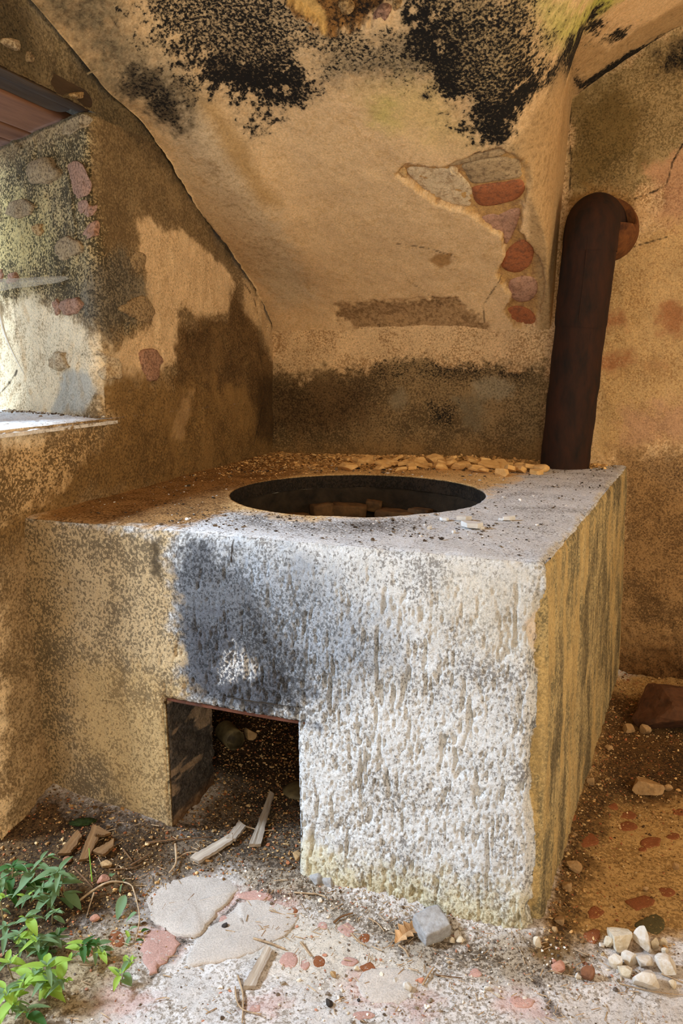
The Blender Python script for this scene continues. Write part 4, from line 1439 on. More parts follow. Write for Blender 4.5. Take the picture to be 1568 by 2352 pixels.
rock(1275, 2212, 14, 14, M_RPINK, 'tiny pink pebble behind the pink rounded one', 325)
rock(1328, 2250, 18, 18, M_RWHITE, 'small white pebble left of the reddish brown shard', 326)
rock(1382, 2178, 14, 12, M_RWHITE, 'tiny white pebble left of the upright narrow pebble', 327)
rock(1052, 2158, 22, 18, M_RWHITE, 'white pebble right of the squared stone block', 328)
rock(1056, 2170, 22, 16, M_RPALE, 'pale pebble below the white one beside the squared block', 329)
rock(1038, 2168, 16, 14, M_RPALE, 'small pebble closest to the squared stone block', 330)
rock(936, 2280, 22, 24, M_RWHITE, 'lone white pebble on the bare floor in front of the squared block', 331)
rock(756, 2310, 20, 18, M_RDARK, 'dark pebble on the pale floor near the bottom middle', 332)
rock(824, 2301, 10, 8, M_RDARK, 'tiny dark pebble right of the larger dark one', 333)
rock(516, 2134, 16, 12, M_RDARK, 'dark pebble on the pale slab in front of the fire opening', 334)
rock(766, 2246, 18, 16, M_RTAN, 'small tan pebble on gravel in front of the stove', 335)
rock(818, 2232, 16, 14, M_RPALE, 'small pale pebble touching the bright red cobble', 336)
rock(1120, 2276, 16, 14, M_RWHITE, 'small white pebble at the outer edge of the gravel below the stove front', 337)
rock(1236, 2178, 22, 34, M_RPALE, 'upright pale chip at the very front corner of the stove', 338)
rock(722, 2030, 40, 24, M_RGREY, 'flat grey chip at the right foot of the fire opening', 339)
rock(750, 2038, 40, 20, M_RGREY, 'broad grey chip buried below the stove front by the opening', 340)
rock(684, 1975, 30, 16, M_RTAN, 'curled brown chip just inside the fire opening', 341)
rock(572, 1702, 36, 34, M_RTAN, 'angular tan rock deep inside the fire chamber', 342, cuts=8)
rock(1565, 1690, 190, 105, simple('boulder_brown', lin(104, 68, 44), lin(66, 44, 30), 24, 0.93, 0.7), 'big dark boulder lying in shade at the foot of the back wall', 343, rot=0.3, cuts=9)
rock(1484, 1690, 26, 26, M_RTAN, 'small upright shard in front of the dark boulder', 344)
rock(1448, 1688, 28, 20, M_RTAN, 'low pebble left of the upright shard by the boulder', 345)
rock(1400, 1728, 20, 16, M_RTAN, 'small pebble near the stove side on the dark soil', 346)
rock(240, 2000, 30, 22, M_RTAN, 'tan stone beside the broken slats in the left soil', 347)
rock(150, 1990, 24, 16, M_RRED, 'brown pebble left of the broken slats', 348)
rock(232, 2034, 34, 20, M_RPINK, 'pinkish brown stone under the trailing woody stem', 349)
rock(216, 2122, 20, 14, M_RPINK, 'pink pebble among gravel right of the weeds', 350)
p = hit(20, 947, 2, SILL)
me = rock_mesh('pebble', (0.020, 0.016, 0.014), 351, sub=1)
tag(obj('pebble', me, M_RWHITE, loc=(p[0], p[1], SILL + 0.006)), 'rounded white pebble lying at the back of the window sill', 'pebble')

# tin in the fire chamber
M_TIN = simple('sooty_tin', lin(120, 104, 70), lin(70, 60, 44), 30, 0.6, 0.3)
p = fpoint(545, 1712)
a = np.array([0.0, 0.0, 0.0])
V, Q = tube([(-0.04, 0, 0), (-0.01, 0, 0), (0.02, 0, 0), (0.05, 0, 0), (0.05, 0, 0), (0.02, 0, 0), (-0.03, 0, 0)], [0.034, 0.034, 0.034, 0.034, 0.030, 0.030, 0.030], 28)
o = tag(obj('tin_can', mesh_np('tin_can', V, Q), M_TIN, loc=(p[0] - 0.03, p[1], p[2] + 0.032)), 'open sooty tin can lying behind the left pier in the fire chamber', 'can')
o.rotation_euler = (0, 0, -0.7)
# pan lid by the right side of the fire chamber
p = fpoint(690, 1822)
V, Q = tube([(0, 0, 0.0), (0, 0, 0.004), (0, 0, 0.010), (0, 0, 0.012)], [0.052, 0.056, 0.040, 0.001], 32)
o = tag(obj('pan_lid', mesh_np('pan_lid', V, Q), M_TIN, loc=(p[0], p[1], p[2] + 0.006)), 'round dusty lid lying half hidden behind the right side of the fire opening', 'lid')


# ---- cobbles and slabs of the worn floor
M_COB = lin(138, 84, 52)
M_COBP = lin(186, 146, 132)
M_COBG = lin(92, 84, 56)
M_SLAB = lin(192, 180, 168)


def cobble(cx, cy, rx, ry, mat, seed, proud=0.003, name='cobble', pts=None, n=18):
    r = random.Random(seed)
    if pts is None:
        pts = [(cx + rx * math.cos(t) * r.uniform(0.65, 1.2), cy + ry * math.sin(t) * r.uniform(0.65, 1.2)) for t in np.linspace(0, 2 * math.pi, 10)[:-1]]
    else:
        q = outline(pts, n)
        pts = [(a + r.uniform(-5, 5), b + r.uniform(-3, 3)) for a, b in q]
    P3 = np.array([on_floor(*q) for q in pts])
    c = P3.mean(0)
    P3[:, 2] = floor_h(P3[:, 0], P3[:, 1])
    P3[:, 2] = P3[:, 2] * 0.3 + P3[:, 2].mean() * 0.7
    me = piece_mesh(name, P3, (0, 0, 1), 0.02, proud, seed, n=n, amp=0.6, sharp=0.75)
    k_ = len(me.vertices)
    dust = lin(200, 160, 100) if c[1] > 1.75 and c[0] > -0.05 else lin(196, 186, 176)
    attr(me, 'ca', np.tile(mat, (k_, 1)))
    attr(me, 'cb', np.tile(dust, (k_, 1)))
    attr(me, 'mk', np.tile(np.array([0.24, 0.08, 1.0, 0.3], np.float32), (k_, 1)))
    o = obj(name, me, M_FLOOR)
    o.parent = floor
    return o


for k, (cx, cy, rx, ry) in enumerate(((1353, 1932, 24, 16), (1443, 1872, 20, 10), (1440, 1900, 22, 12), (1496, 1936, 24, 12), (1548, 1922, 18, 10), (1408, 1852, 14, 8), (1472, 2077, 34, 18), (1530, 2050, 20, 12),
                                      (1560, 1868, 14, 8), (1365, 2096, 20, 14), (1360, 2150, 24, 18), (1310, 1880, 16, 8), (1475, 1954, 12, 6))):
    cobble(cx, cy, rx, ry, M_COB, 400 + k)
cobble(1500, 2125, 38, 22, M_COBG, 420)
for k, (cx, cy, rx, ry, mt) in enumerate(((846, 2224, 20, 15, M_COB), (730, 2208, 14, 14, M_COB), (700, 2214, 12, 12, M_COBP), (797, 2134, 24, 14, M_COBP), (836, 2152, 14, 12, M_COB), (800, 2206, 20, 12, M_COBP), (672, 2092, 14, 8, M_COB),
                                          (638, 2110, 15, 13, M_COBP), (740, 2124, 14, 10, M_COBP), (664, 2206, 22, 18, M_COBP), (586, 2318, 16, 12, M_COBP), (268, 2156, 22, 20, M_COB), (205, 2190, 16, 12, M_COB),
                                          (834, 2330, 26, 12, M_COBP), (1196, 2300, 36, 14, M_COBP), (588, 2058, 40, 14, M_COBP), (514, 2116, 14, 14, M_COBP), (1092, 2236, 16, 10, M_COBP))):
    cobble(cx, cy, rx, ry, mt, 430 + k, 0.002)
cobble(0, 0, 0, 0, M_SLAB, 460, 0.005, 'slab', [(340, 2040), (420, 2010), (520, 2012), (545, 2050), (500, 2100), (455, 2148), (400, 2148), (350, 2110)], n=40)
cobble(0, 0, 0, 0, M_COBP, 461, 0.004, 'slab', [(332, 2140), (372, 2135), (410, 2165), (380, 2210), (345, 2235), (325, 2190)], n=30)
cobble(0, 0, 0, 0, M_SLAB, 462, 0.004, 'slab', [(520, 2105), (570, 2060), (640, 2075), (690, 2100), (640, 2160), (540, 2200), (430, 2215), (450, 2160)], n=40)
cobble(0, 0, 0, 0, M_SLAB, 463, 0.003, 'slab', [(840, 2230), (900, 2222), (960, 2240), (930, 2300), (860, 2300), (820, 2270)], n=30)

# ---- gravel, dust and grit too fine to count
CRUMB, t, p_ = nodes('crumbs')
a = t.nodes.new('ShaderNodeAttribute')
a.attribute_name = 'ca'
t.links.new(a.outputs['Color'], p_.inputs['Base Color'])
p_.inputs['Roughness'].default_value = 0.95
p_.inputs['Specular IOR Level'].default_value = 0.1


def crumbs(name, pts, size, cols, seed, parent=None, flat=0.7, label=None, cat=None):
    r = np.random.RandomState(seed)
    n = len(pts)
    V0, F0 = ICO[0]
    V = np.tile(V0, (n, 1, 1)) * (1 + 0.35 * r.randn(n, 12, 1).clip(-1.5, 1.5))
    V = V * (r.uniform(0.6, 1.3, (n, 1, 3)) * np.array([1, 1, flat]))
    an = r.uniform(0, 6.28, n)
    c, s = np.cos(an)[:, None], np.sin(an)[:, None]
    X = V[:, :, 0] * c - V[:, :, 1] * s
    Y = V[:, :, 0] * s + V[:, :, 1] * c
    V = np.stack([X, Y, V[:, :, 2]], 2) * np.asarray(size)[:, None, None] / 2 + pts[:, None, :]
    F = (F0[None] + (np.arange(n) * 12)[:, None, None]).reshape(-1, 3)
    me = mesh_np(name, V.reshape(-1, 3), F, smooth=False)
    attr(me, 'ca', np.repeat(cols, 12, 0))
    o = obj(name, me, CRUMB, parent)
    o['kind'] = 'stuff'
    return tag(o, label, cat)


def pick(n, palette, seed):
    r = np.random.RandomState(seed)
    pal = np.array(palette, np.float32)
    c = pal[r.randint(0, len(pal), n)]
    return np.clip(c * r.uniform(0.6, 1.25, (n, 1)), 0, 1)


rg = np.random.RandomState(77)
n = 90000
x, y = rg.uniform(-1.55, 0.62, n), rg.uniform(1.0, 3.4, n)
yf_ = front_y(x, 0)
xs_ = -0.07 + 0.115 * (y - 1.69)
infire = (x > OX0) & (x < OX1) & (y >= yf_) & (y < 2.0) | ((y >= 1.98) & (y < 2.9) & (x > -1.3) & (x < -0.3))
out = (y < yf_ - 0.005) | (x > xs_ + 0.005)
dfr = np.where(x < xs_ + 0.05, yf_ - y, 9)
dsd = np.where(y > 1.66, x - xs_, 9)
den = 0.10 + 0.0 * x
den = np.maximum(den, np.exp(-np.maximum(dfr, 0) / 0.10) * (x > -1.0) * 0.9)
den = np.maximum(den, np.exp(-np.maximum(dsd, 0) / 0.10) * 0.8)
den = np.maximum(den, 0.75 * sst(-0.75, -1.05, x) * sst(1.2, 1.5, y))
den = np.maximum(den, 0.30 * sst(-1.0, -1.3, x))
den = np.maximum(den, infire * 0.32)
den = np.maximum(den, 0.45 * ((x > 0.0) & (y > 2.3)))
den = np.maximum(den, 0.4 * sst(0.02, 0.16, fbm(np.stack([x, y, 0 * x], 1), 5, 3, 0.6, 500)) * (y < 1.75))
k = (out | infire) & (rg.rand(n) < den)
x, y = x[k], y[k]
n = len(x)
size = np.clip(0.0034 * np.exp(0.5 * rg.randn(n)), 0.0018, 0.012)
z = floor_h(x, y) + size * 0.2
soil = (x < -0.85) & (y > 1.3) | (y > front_y(x, 0) - 0.01)
cw = pick(n, [lin(220, 210, 196), lin(190, 176, 156), lin(150, 132, 110), lin(96, 80, 64), lin(206, 196, 180), lin(170, 120, 96), lin(110, 96, 84)], 1)
cs = pick(n, [lin(150, 112, 70), lin(190, 150, 98), lin(104, 76, 46), lin(160, 100, 66), lin(80, 58, 38), lin(200, 168, 120)], 2)
crumbs('gravel', np.stack([x, y, z], 1), size, np.where(soil[:, None], cs, cw), 3, label='fine gravel and crumbled mortar strewn over the floor', cat='gravel')

n = 52000
x, y = rg.uniform(-1.46, 0.12, n), rg.uniform(1.69, 3.40, n)
r_ = np.hypot(x - HC[0], y - HC[1])
k = (r_ > HR + 0.01) & (x < xr(ZT) + 0.115 * (y - 1.675) - 0.03) & (y > front_y(x, ZT) + 0.03)
edge = (x - -1.46) * 0.4 + (3.40 - y) * 0.55
den = 0.07 + 0.75 * sst(0.62, 0.28, edge + 0.25 * fbm(np.stack([x, y, 0 * x], 1), 6, 3, 0.6, 501)) + 0.85 * np.exp(-np.maximum(3.40 - y, 0) / 0.12)
den = den + 0.28 * sst(0.2, 0.05, np.abs(y - 1.97 - 0.1 * x)) * (x > -1.1) * (x < -0.25)
den = den * (0.35 + 0.65 * sst(-0.25, 0.2, fbm(np.stack([x, y, 0 * x], 1), 18, 3, 0.6, 502)))
k &= rg.rand(n) < den
x, y = x[k], y[k]
n = len(x)
back = sst(0.75, 0.3, (x + 1.46) * 0.4 + (3.40 - y) * 0.55)
size = np.clip(0.0040 * np.exp(0.55 * rg.randn(n)), 0.002, 0.018) * (0.75 + 0.5 * back)
z = top_h(x, y) + size * 0.2
cb_ = pick(n, [lin(210, 168, 110), lin(160, 118, 70), lin(226, 188, 130), lin(110, 78, 46)], 4)
cf_ = pick(n, [lin(84, 70, 56), lin(60, 50, 40), lin(120, 104, 86), lin(214, 210, 204), lin(70, 58, 46)], 5)
crumbs('mortar_grit', np.stack([x, y, z], 1), size, np.where((rg.rand(n) < back)[:, None], cb_, cf_), 6, flat=0.5, label='loose mortar grit lying on the stove top', cat='grit')
# heap of small crumbs along the back of the stove top
n = 2600
x = rg.uniform(-1.2, 0.02, n)
y = 3.385 - np.abs(rg.randn(n)) * 0.05
hb = 0.028 * np.exp(-((x + 0.55) / 0.35) ** 2) * np.exp(-(3.40 - y) / 0.06)
size = np.clip(0.008 * np.exp(0.5 * rg.randn(n)), 0.004, 0.022)
crumbs('mortar_heap', np.stack([x, y, ZT + hb * rg.rand(n) + 0.002], 1), size, pick(n, [lin(228, 186, 124), lin(206, 164, 104), lin(180, 138, 84)], 8), 9, label='low heap of crumbled mortar along the back edge of the stove top', cat='mortar heap')

# sill grit
n = 500
x = rg.uniform(-2.1, XW, n)
y = JY + 0.02 - (x - XW) * 0.44 - np.abs(rg.randn(n)) * 0.03
crumbs('sill_grit', np.stack([x, y, SILL + 0.012 * (x - XW + 0.3) + 0.003], 1), np.clip(0.004 * np.exp(0.5 * rg.randn(n)), 0.002, 0.012), pick(n, [lin(200, 184, 160), lin(130, 108, 84), lin(90, 72, 54)], 10), 11,
       label='crumbs of mortar along the back of the window sill', cat='grit')


# ---- plaster flakes
def flake_mesh(name, w, d, th, seed, n=7):
    r = random.Random(seed)
    pts = [(w / 2 * math.cos(t) * r.uniform(0.7, 1.2), d / 2 * math.sin(t) * r.uniform(0.7, 1.2)) for t in sorted(r.uniform(0, 6.28) if i > 3 else i * 1.57 + r.uniform(-0.3, 0.3) for i in range(n))]
    V, F = [], []
    for f, z in ((0.97, -th / 2), (1.0, 0), (0.97, th / 2)):
        V += [(x * f, y * f, z + r.uniform(-0.1, 0.1) * th) for x, y in pts]
    V += [(0, 0, -th / 2), (0, 0, th / 2 * 1.1)]
    for q in range(2):
        F += [(q * n + i, q * n + (i + 1) % n, (q + 1) * n + (i + 1) % n, (q + 1) * n + i) for i in range(n)]
    F += [((i + 1) % n, i, 3 * n) for i in range(n)] + [(2 * n + i, 2 * n + (i + 1) % n, 3 * n + 1) for i in range(n)]
    me = bpy.data.meshes.new(name)
    me.from_pydata(V, [], F)
    return me


M_FLAKE = simple('lime_flake', lin(214, 212, 208), lin(186, 180, 170), 30, 0.92, 0.3)
M_FLAKEB = simple('ochre_flake', lin(228, 186, 122), lin(196, 152, 92), 30, 0.92, 0.4)


def flake(u, v, w, h, seed, mat, label, group=None, lift=0.004, tilt=0.12, th=0.007, dz=0.0):
    p = tpoint(u, v)
    s = px_size(p)
    r = random.Random(seed)
    o = obj('plaster_flake', flake_mesh('plaster_flake', w * s, w * s * r.uniform(0.6, 0.9), th, seed), mat, loc=(p[0], p[1], p[2] + lift + dz))
    o.rotation_euler = (r.uniform(-tilt, tilt), r.uniform(-tilt, tilt), r.uniform(0, 6.28))
    return tag(o, label, 'plaster flake', group)


flake(1076, 1213, 58, 22, 600, M_FLAKE, 'largest white plaster flake at the front of the group on the stove top', lift=0.010, th=0.012, tilt=0.16)
flake(1064, 1196, 38, 16, 601, M_FLAKE, 'white flake just behind the largest one on the stove top', lift=0.008, th=0.010)
flake(1020, 1196, 26, 12, 602, M_FLAKE, 'white flake at the left end of the group on the stove top', lift=0.006)
flake(1166, 1196, 32, 14, 603, M_FLAKE, 'white flake lying apart at the right on the stove top', lift=0.008, th=0.010)
flake(1148, 1195, 14, 8, 604, M_FLAKE, 'tiny white chip touching the flake that lies apart', lift=0.004)
flake(1104, 1216, 18, 8, 605, M_FLAKE, 'small white chip right of the largest flake on the stove top', lift=0.004)
flake(985, 1214, 14, 7, 606, M_FLAKE, 'small white chip left of the flakes near the front edge of the stove top', lift=0.004)
flake(1040, 1224, 12, 6, 607, M_FLAKE, 'tiny white chip nearest to the front edge of the stove top', lift=0.004)
r = random.Random(9)
for k in range(24):
    u = 800 + 460 * (k / 24) + r.uniform(-14, 14)
    v = 1056 + 0.034 * (u - 800) + r.uniform(2, 22)
    flake(u, v, r.uniform(26, 60), 14, 620 + k, M_FLAKEB, 'ochre plaster flake in the heap along the back of the stove top', 'ochre plaster flakes heaped at the back of the stove top',
          lift=r.uniform(0.008, 0.026), tilt=0.35, th=r.uniform(0.010, 0.018))
M_LUMP = simple('ochre_mortar', lin(232, 190, 126), lin(200, 156, 96), 40, 0.95, 0.7)
for k in range(22):
    u = 810 + 440 * (k / 22) + r.uniform(-14, 14)
    v = 1066 + 0.034 * (u - 800) + r.uniform(-4, 18)
    w_ = r.uniform(26, 50)
    rock(u, v, w_, w_ * r.uniform(0.4, 0.6), M_LUMP, 'lump of ochre mortar in the heap along the back of the stove top', 660 + k, name='mortar_lump', cat='mortar lump', where=tpoint,
         group='ochre mortar lumps heaped at the back of the stove top', rot=r.uniform(0, 6))


# ---- weathered slats and twigs
def slat_mesh(name, L, w0, w1, th, seed, bend=0.0):
    n = 26
    V, Q = patch(lambda a, b: (a, b, 0 * a), np.linspace(0, 1, n), np.linspace(-1, 1, 7))
    ww = w0 + (w1 - w0) * V[:, 0]
    nz = fbm(np.stack([V[:, 0] * 9, V[:, 1] * 0 + np.sign(V[:, 1]) * 3, 0 * V[:, 0] + seed], 1), 1.0, 4, 0.6, seed)
    y = V[:, 1] * ww / 2 * (1 + 0.30 * nz) + bend * np.sin(V[:, 0] * math.pi)
    end = np.where(V[:, 0] > 0.5, 1, -1) * np.abs(V[:, 1]) * 0.0
    x = V[:, 0] * L + 0.10 * w0 * V[:, 1] * np.where(V[:, 0] > 0.9, 2.0, np.where(V[:, 0] < 0.1, -2.0, 0))
    g = fbm(np.stack([x * 6, y * 160, 0 * x], 1), 1.0, 3, 0.6, seed + 1)
    top = np.stack([x, y, th / 2 + 0.25 * th * g], 1)
    bot = np.stack([x, y, 0 * x - th / 2], 1)
    k = len(V)
    nn, m = n, 7
    side = []
    for i in range(n - 1):
        for j in (0, m - 1):
            a, b = i * m + j, (i + 1) * m + j
            side.append((a, b, b + k, a + k))
    for j in range(m - 1):
        for i in (0, n - 1):
            a, b = i * m + j, i * m + j + 1
            side.append((a, b, b + k, a + k))
    return mesh_np(name, np.concatenate([top, bot]), np.concatenate([Q, Q[:, ::-1] + k, np.array(side)]), smooth=False)


M_WGREY = simple('weathered_wood', lin(196, 182, 164), lin(140, 122, 104), 40, 0.9, 0.7, stretch=(0.12, 1.6, 1))
M_WBROWN = simple('brown_slat', lin(128, 94, 58), lin(92, 66, 40), 40, 0.9, 0.6, stretch=(0.2, 1.5, 1))


def slat(uv0, uv1, w0, w1, th, mat, label, seed, name='wood_slat', cat='wood slat', lift=(0.008, 0.008), bend=0.0):
    a, b = fpoint(*uv0), fpoint(*uv1)
    a[2] += lift[0]
    b[2] += lift[1]
    d = b - a
    L = np.linalg.norm(d)
    o = obj(name, slat_mesh(name, L, w0, w1, th, seed, bend), mat, loc=a)
    o.rotation_euler = (0.15, -math.asin(d[2] / L), math.atan2(d[1], d[0]))
    return tag(o, label, cat)


slat((446, 1978), (534, 1934), 0.030, 0.024, 0.010, M_WGREY, 'longer half of a split grey slat pointing into the fire opening', 700, lift=(0.008, 0.016))
slat((530, 1938), (556, 1906), 0.024, 0.026, 0.010, M_WGREY, 'short rounded end piece of split grey slat below the left pier', 701, lift=(0.014, 0.016))
slat((585, 1948), (624, 1834), 0.030, 0.016, 0.010, M_WGREY, 'upright pointed grey slat lying deep in the fire opening', 702, lift=(0.008, 0.014))
slat((148, 1972), (184, 1926), 0.030, 0.024, 0.010, M_WBROWN, 'leftmost of three brown slats on the soil by the left wall', 703, lift=(0.010, 0.016))
slat((192, 1985), (226, 1918), 0.022, 0.034, 0.010, M_WBROWN, 'middle and longest of three brown slats on the soil by the left wall', 704, lift=(0.010, 0.024))
slat((226, 1972), (262, 1948), 0.034, 0.020, 0.010, M_WBROWN, 'short torn slat at the right of three brown slats by the left wall', 705, lift=(0.012, 0.016))
slat((222, 1930), (248, 1934), 0.030, 0.014, 0.008, M_WBROWN, 'triangular brown splinter lying across the longest brown slat', 706, lift=(0.026, 0.02))
slat((572, 2272), (618, 2188), 0.026, 0.020, 0.012, M_WGREY, 'half-buried strip of pale bark on the floor near the bottom middle', 707, 'bark_strip', 'bark', lift=(0.006, 0.010))

M_TWIG = simple('dry_twig', lin(190, 164, 130), lin(136, 108, 80), 60, 0.9, 0.4)
M_TWIGD = simple('brown_twig', lin(124, 92, 62), lin(84, 60, 40), 60, 0.9, 0.4)
M_STEM = simple('weed_stem', lin(150, 128, 96), lin(120, 110, 60), 60, 0.8, 0.3)
M_STEMG = simple('green_stem', lin(130, 170, 60), lin(100, 140, 50), 60, 0.7, 0.3)


def spline(pts, n):
    pts = np.asarray(pts, float)
    k = len(pts)
    out = []
    for s in np.linspace(0, k - 1, n):
        j = min(int(s), k - 2)
        t = s - j
        p0, p1, p2, p3 = pts[max(j - 1, 0)], pts[j], pts[j + 1], pts[min(j + 2, k - 1)]
        out.append(0.5 * ((2 * p1) + (p2 - p0) * t + (2 * p0 - 5 * p1 + 4 * p2 - p3) * t * t + (3 * p1 - p0 - 3 * p2 + p3) * t ** 3))
    return np.array(out)


def stick_mesh(name, P, r0, r1, seg=6, amp=0.0):
    V, Q = tube(P, np.linspace(r0, r1, len(P)), seg)
    if amp:
        V = V + normals(V, Q) * (amp * fbm(V, 60, 3, 0.6, 5))[:, None]
    k = len(V)
    V = np.concatenate([V, P[:1], P[-1:]])
    n = len(P)
    caps = [(i, (i + 1) % seg, k, k) for i in range(seg)]
    me = bpy.data.meshes.new(name)
    F = [tuple(int(c) for c in q) for q in Q] + [((i + 1) % seg, i, k) for i in range(seg)] + [((n - 1) * seg + i, (n - 1) * seg + (i + 1) % seg, k + 1) for i in range(seg)]
    me.from_pydata(V.tolist(), [], F)
    for pl in me.polygons:
        pl.use_smooth = True
    return me


def twig(uvs, r0, label, mat=None, r1=None, lifts=None, name='twig', cat='twig', group=None):
    P = np.array([fpoint(*q) for q in uvs])
    P[:, 2] += (np.array(lifts) if lifts else 0.003) + r0
    P = spline(P, max(4 * len(uvs), 6))
    c = P[0].copy()
    o = obj(name, stick_mesh(name, P - c, r0, r1 or r0 * 0.6), mat or M_TWIG, loc=c)
    return tag(o, label, cat, group)


twig([(335, 1934), (400, 1930), (490, 1924)], 0.0024, 'thin brown stick lying level along the foot of the left pier', M_TWIGD)
twig([(556, 1900), (590, 1910)], 0.003, 'short straw between the two grey slats in the opening')
twig([(596, 1912), (632, 1910)], 0.002, 'thin straw end crossing under the upright grey slat')
twig([(530, 1920), (557, 1892)], 0.002, 'thin dark twig beside the rounded slat end', M_TWIGD)
twig([(283, 1955), (304, 1982)], 0.003, 'short brown twig lying right of the brown slats', M_TWIGD)
twig([(300, 1990), (345, 1962)], 0.003, 'brown twig crossing toward the left pier foot', M_TWIGD)
twig([(250, 2000), (300, 1996), (326, 1986)], 0.0022, 'long thin brown twig below the short ones near the left pier', M_TWIGD)
twig([(170, 2000), (196, 2025), (214, 2044)], 0.0028, 'brown twig running down from the brown slats to the woody stem', M_TWIGD)
twig([(403, 1950), (404, 1985), (388, 2008)], 0.0035, 'forked dry root standing before the split grey slat', lifts=[0.02, 0.008, 0.004])
twig([(404, 1972), (430, 1958), (458, 1960)], 0.002, 'curved dry root thread left of the split grey slat')
twig([(806, 2146), (822, 2164), (840, 2176)], 0.0026, 'white straw with a bent tip below the red cobbles in front')
twig([(582, 2160), (620, 2172), (655, 2184)], 0.0032, 'pale straw lying above the half-buried bark strip')
twig([(690, 2168), (702, 2184), (714, 2200)], 0.003, 'grey stick end leaning to the twin cobbles')
twig([(846, 2112), (866, 2124), (882, 2140)], 0.002, 'thin grey twig left of the dry oak leaf')
twig([(915, 2174), (930, 2186), (938, 2202)], 0.0026, 'hooked white straw under the dry oak leaf')
twig([(546, 2246), (558, 2290), (556, 2356)], 0.0026, 'long upright pale stalk at the bottom edge left of centre')
twig([(540, 2270), (544, 2304), (560, 2326), (600, 2336)], 0.0022, 'curved pale root curling round the long upright stalk')
twig([(970, 2266), (984, 2244), (996, 2226)], 0.0026, 'short grey twig on bare floor left of the gravel band')
twig([(1000, 2244), (1060, 2250)], 0.0016, 'straight thin straw on bare floor under the stove front', M_TWIGD)
twig([(766, 2122), (784, 2110), (810, 2102)], 0.0034, 'brown stalk with a green tip above the pink cobble', M_TWIGD)
twig([(618, 2096), (655, 2104)], 0.0018, 'thin pale straw above the leftmost pink cobbles')
twig([(675, 2052), (730, 2058), (748, 2066)], 0.0024, 'pale straw below the right foot of the fire opening')
twig([(1518, 2240), (1545, 2252), (1572, 2262)], 0.0024, 'pale stalk reaching in from the right edge below the white rubble')
twig([(1384, 2196), (1412, 2222)], 0.0014, 'thin pale straw left of the white rubble')
twig([(1330, 2196), (1337, 2216)], 0.0022, 'thin dark twig standing between corner and white rubble', M_TWIGD)
twig([(1420, 2262), (1500, 2282), (1575, 2290)], 0.0014, 'long thin straw running past the largest white rock')

# short straws nobody could count
n = 420
x, y = rg.uniform(-1.3, 0.2, n * 3), rg.uniform(1.1, 1.9, n * 3)
k = (y < front_y(x, 0) - 0.01) & (rg.rand(n * 3) < 0.25 + 0.75 * (front_y(x, 0) - y < 0.22))
x, y = x[k][:n], y[k][:n]
Vs, Fs = [], []
for i, (a, b) in enumerate(zip(x, y)):
    L, an = rg.uniform(0.006, 0.028), rg.uniform(0, 6.28)
    d = np.array([math.cos(an), math.sin(an), 0]) * L / 2
    s = np.array([-math.sin(an), math.cos(an), 0]) * rg.uniform(0.0006, 0.0014)
    c = np.array([a, b, floor_h(a, b)[0] + rg.uniform(0.002, 0.006)])
    u_ = np.array([0, 0, 0.0014])
    Vs += [c - d - s, c - d + s, c - d + u_, c + d - s, c + d + s, c + d + u_]
    o_ = i * 6
    Fs += [(o_, o_ + 1, o_ + 4, o_ + 3), (o_ + 1, o_ + 2, o_ + 5, o_ + 4), (o_ + 2, o_, o_ + 3, o_ + 5)]
me = mesh_np('straw_bits', np.array(Vs), np.array(Fs), smooth=False)
tag(obj('straw_bits', me, M_TWIG), 'tiny bits of straw scattered over the floor before the stove', 'straw', kind='stuff')

# ---- dry oak leaf
M_OAK = simple('dry_leaf', lin(206, 166, 120), lin(160, 120, 80), 30, 0.8, 0.4)
pr_ = [(0, 0.004), (0.12, 0.010), (0.22, 0.020), (0.30, 0.012), (0.42, 0.026), (0.52, 0.014), (0.64, 0.025), (0.74, 0.012), (0.86, 0.016), (1.0, 0.002)]
V, F = [], []
for t_, w_ in pr_:
    for sgn in (-1, 0, 1):
        V.append((t_ * 0.085, sgn * w_, 0.004 + 0.010 * abs(sgn) * (0.5 + w_ * 20) + 0.006 * math.sin(t_ * 5)))
for i in range(len(pr_) - 1):
    for j in (0, 1):
        F.append((i * 3 + j, i * 3 + j + 1, i * 3 + j + 4, i * 3 + j + 3))
me = bpy.data.meshes.new('oak_leaf')
me.from_pydata(V, [], F)
o = obj('oak_leaf', me, M_OAK, loc=fpoint(908, 2168))
o.rotation_euler = (0.1, -0.12, math.radians(62))
md = o.modifiers.new('thick', 'SOLIDIFY')
md.thickness = 0.0012
tag(o, 'dry tan oak leaf lying on gravel left of the squared stone block', 'leaf')


# ---- weeds
def leaf_mat(name, c1, c2):
    m = simple(name, c1, c2, 60, 0.55, 0.2)
    p = m.node_tree.nodes['Principled BSDF']
    p.inputs['Subsurface Weight'].default_value = 0.0
    p.inputs['Transmission Weight'].default_value = 0.0
    t = m.node_tree
    tr_ = t.nodes.new('ShaderNodeBsdfTranslucent')
    tr_.inputs[0].default_value = (*[float(q) for q in c1 * np.array([1.0, 1.15, 0.5])], 1)
    mx = t.nodes.new('ShaderNodeMixShader')
    mx.inputs[0].default_value = 0.35
    o_ = t.nodes['Material Output']
    t.links.new(p.outputs[0], mx.inputs[1])
    t.links.new(tr_.outputs[0], mx.inputs[2])
    t.links.new(mx.outputs[0], o_.inputs[0])
    return m


M_LG = leaf_mat('leaf_grey_green', lin(128, 150, 108), lin(96, 124, 82))
M_LB = leaf_mat('leaf_bright', lin(164, 188, 84), lin(130, 164, 64))
M_LD = leaf_mat('leaf_dark', lin(72, 112, 54), lin(54, 88, 42))


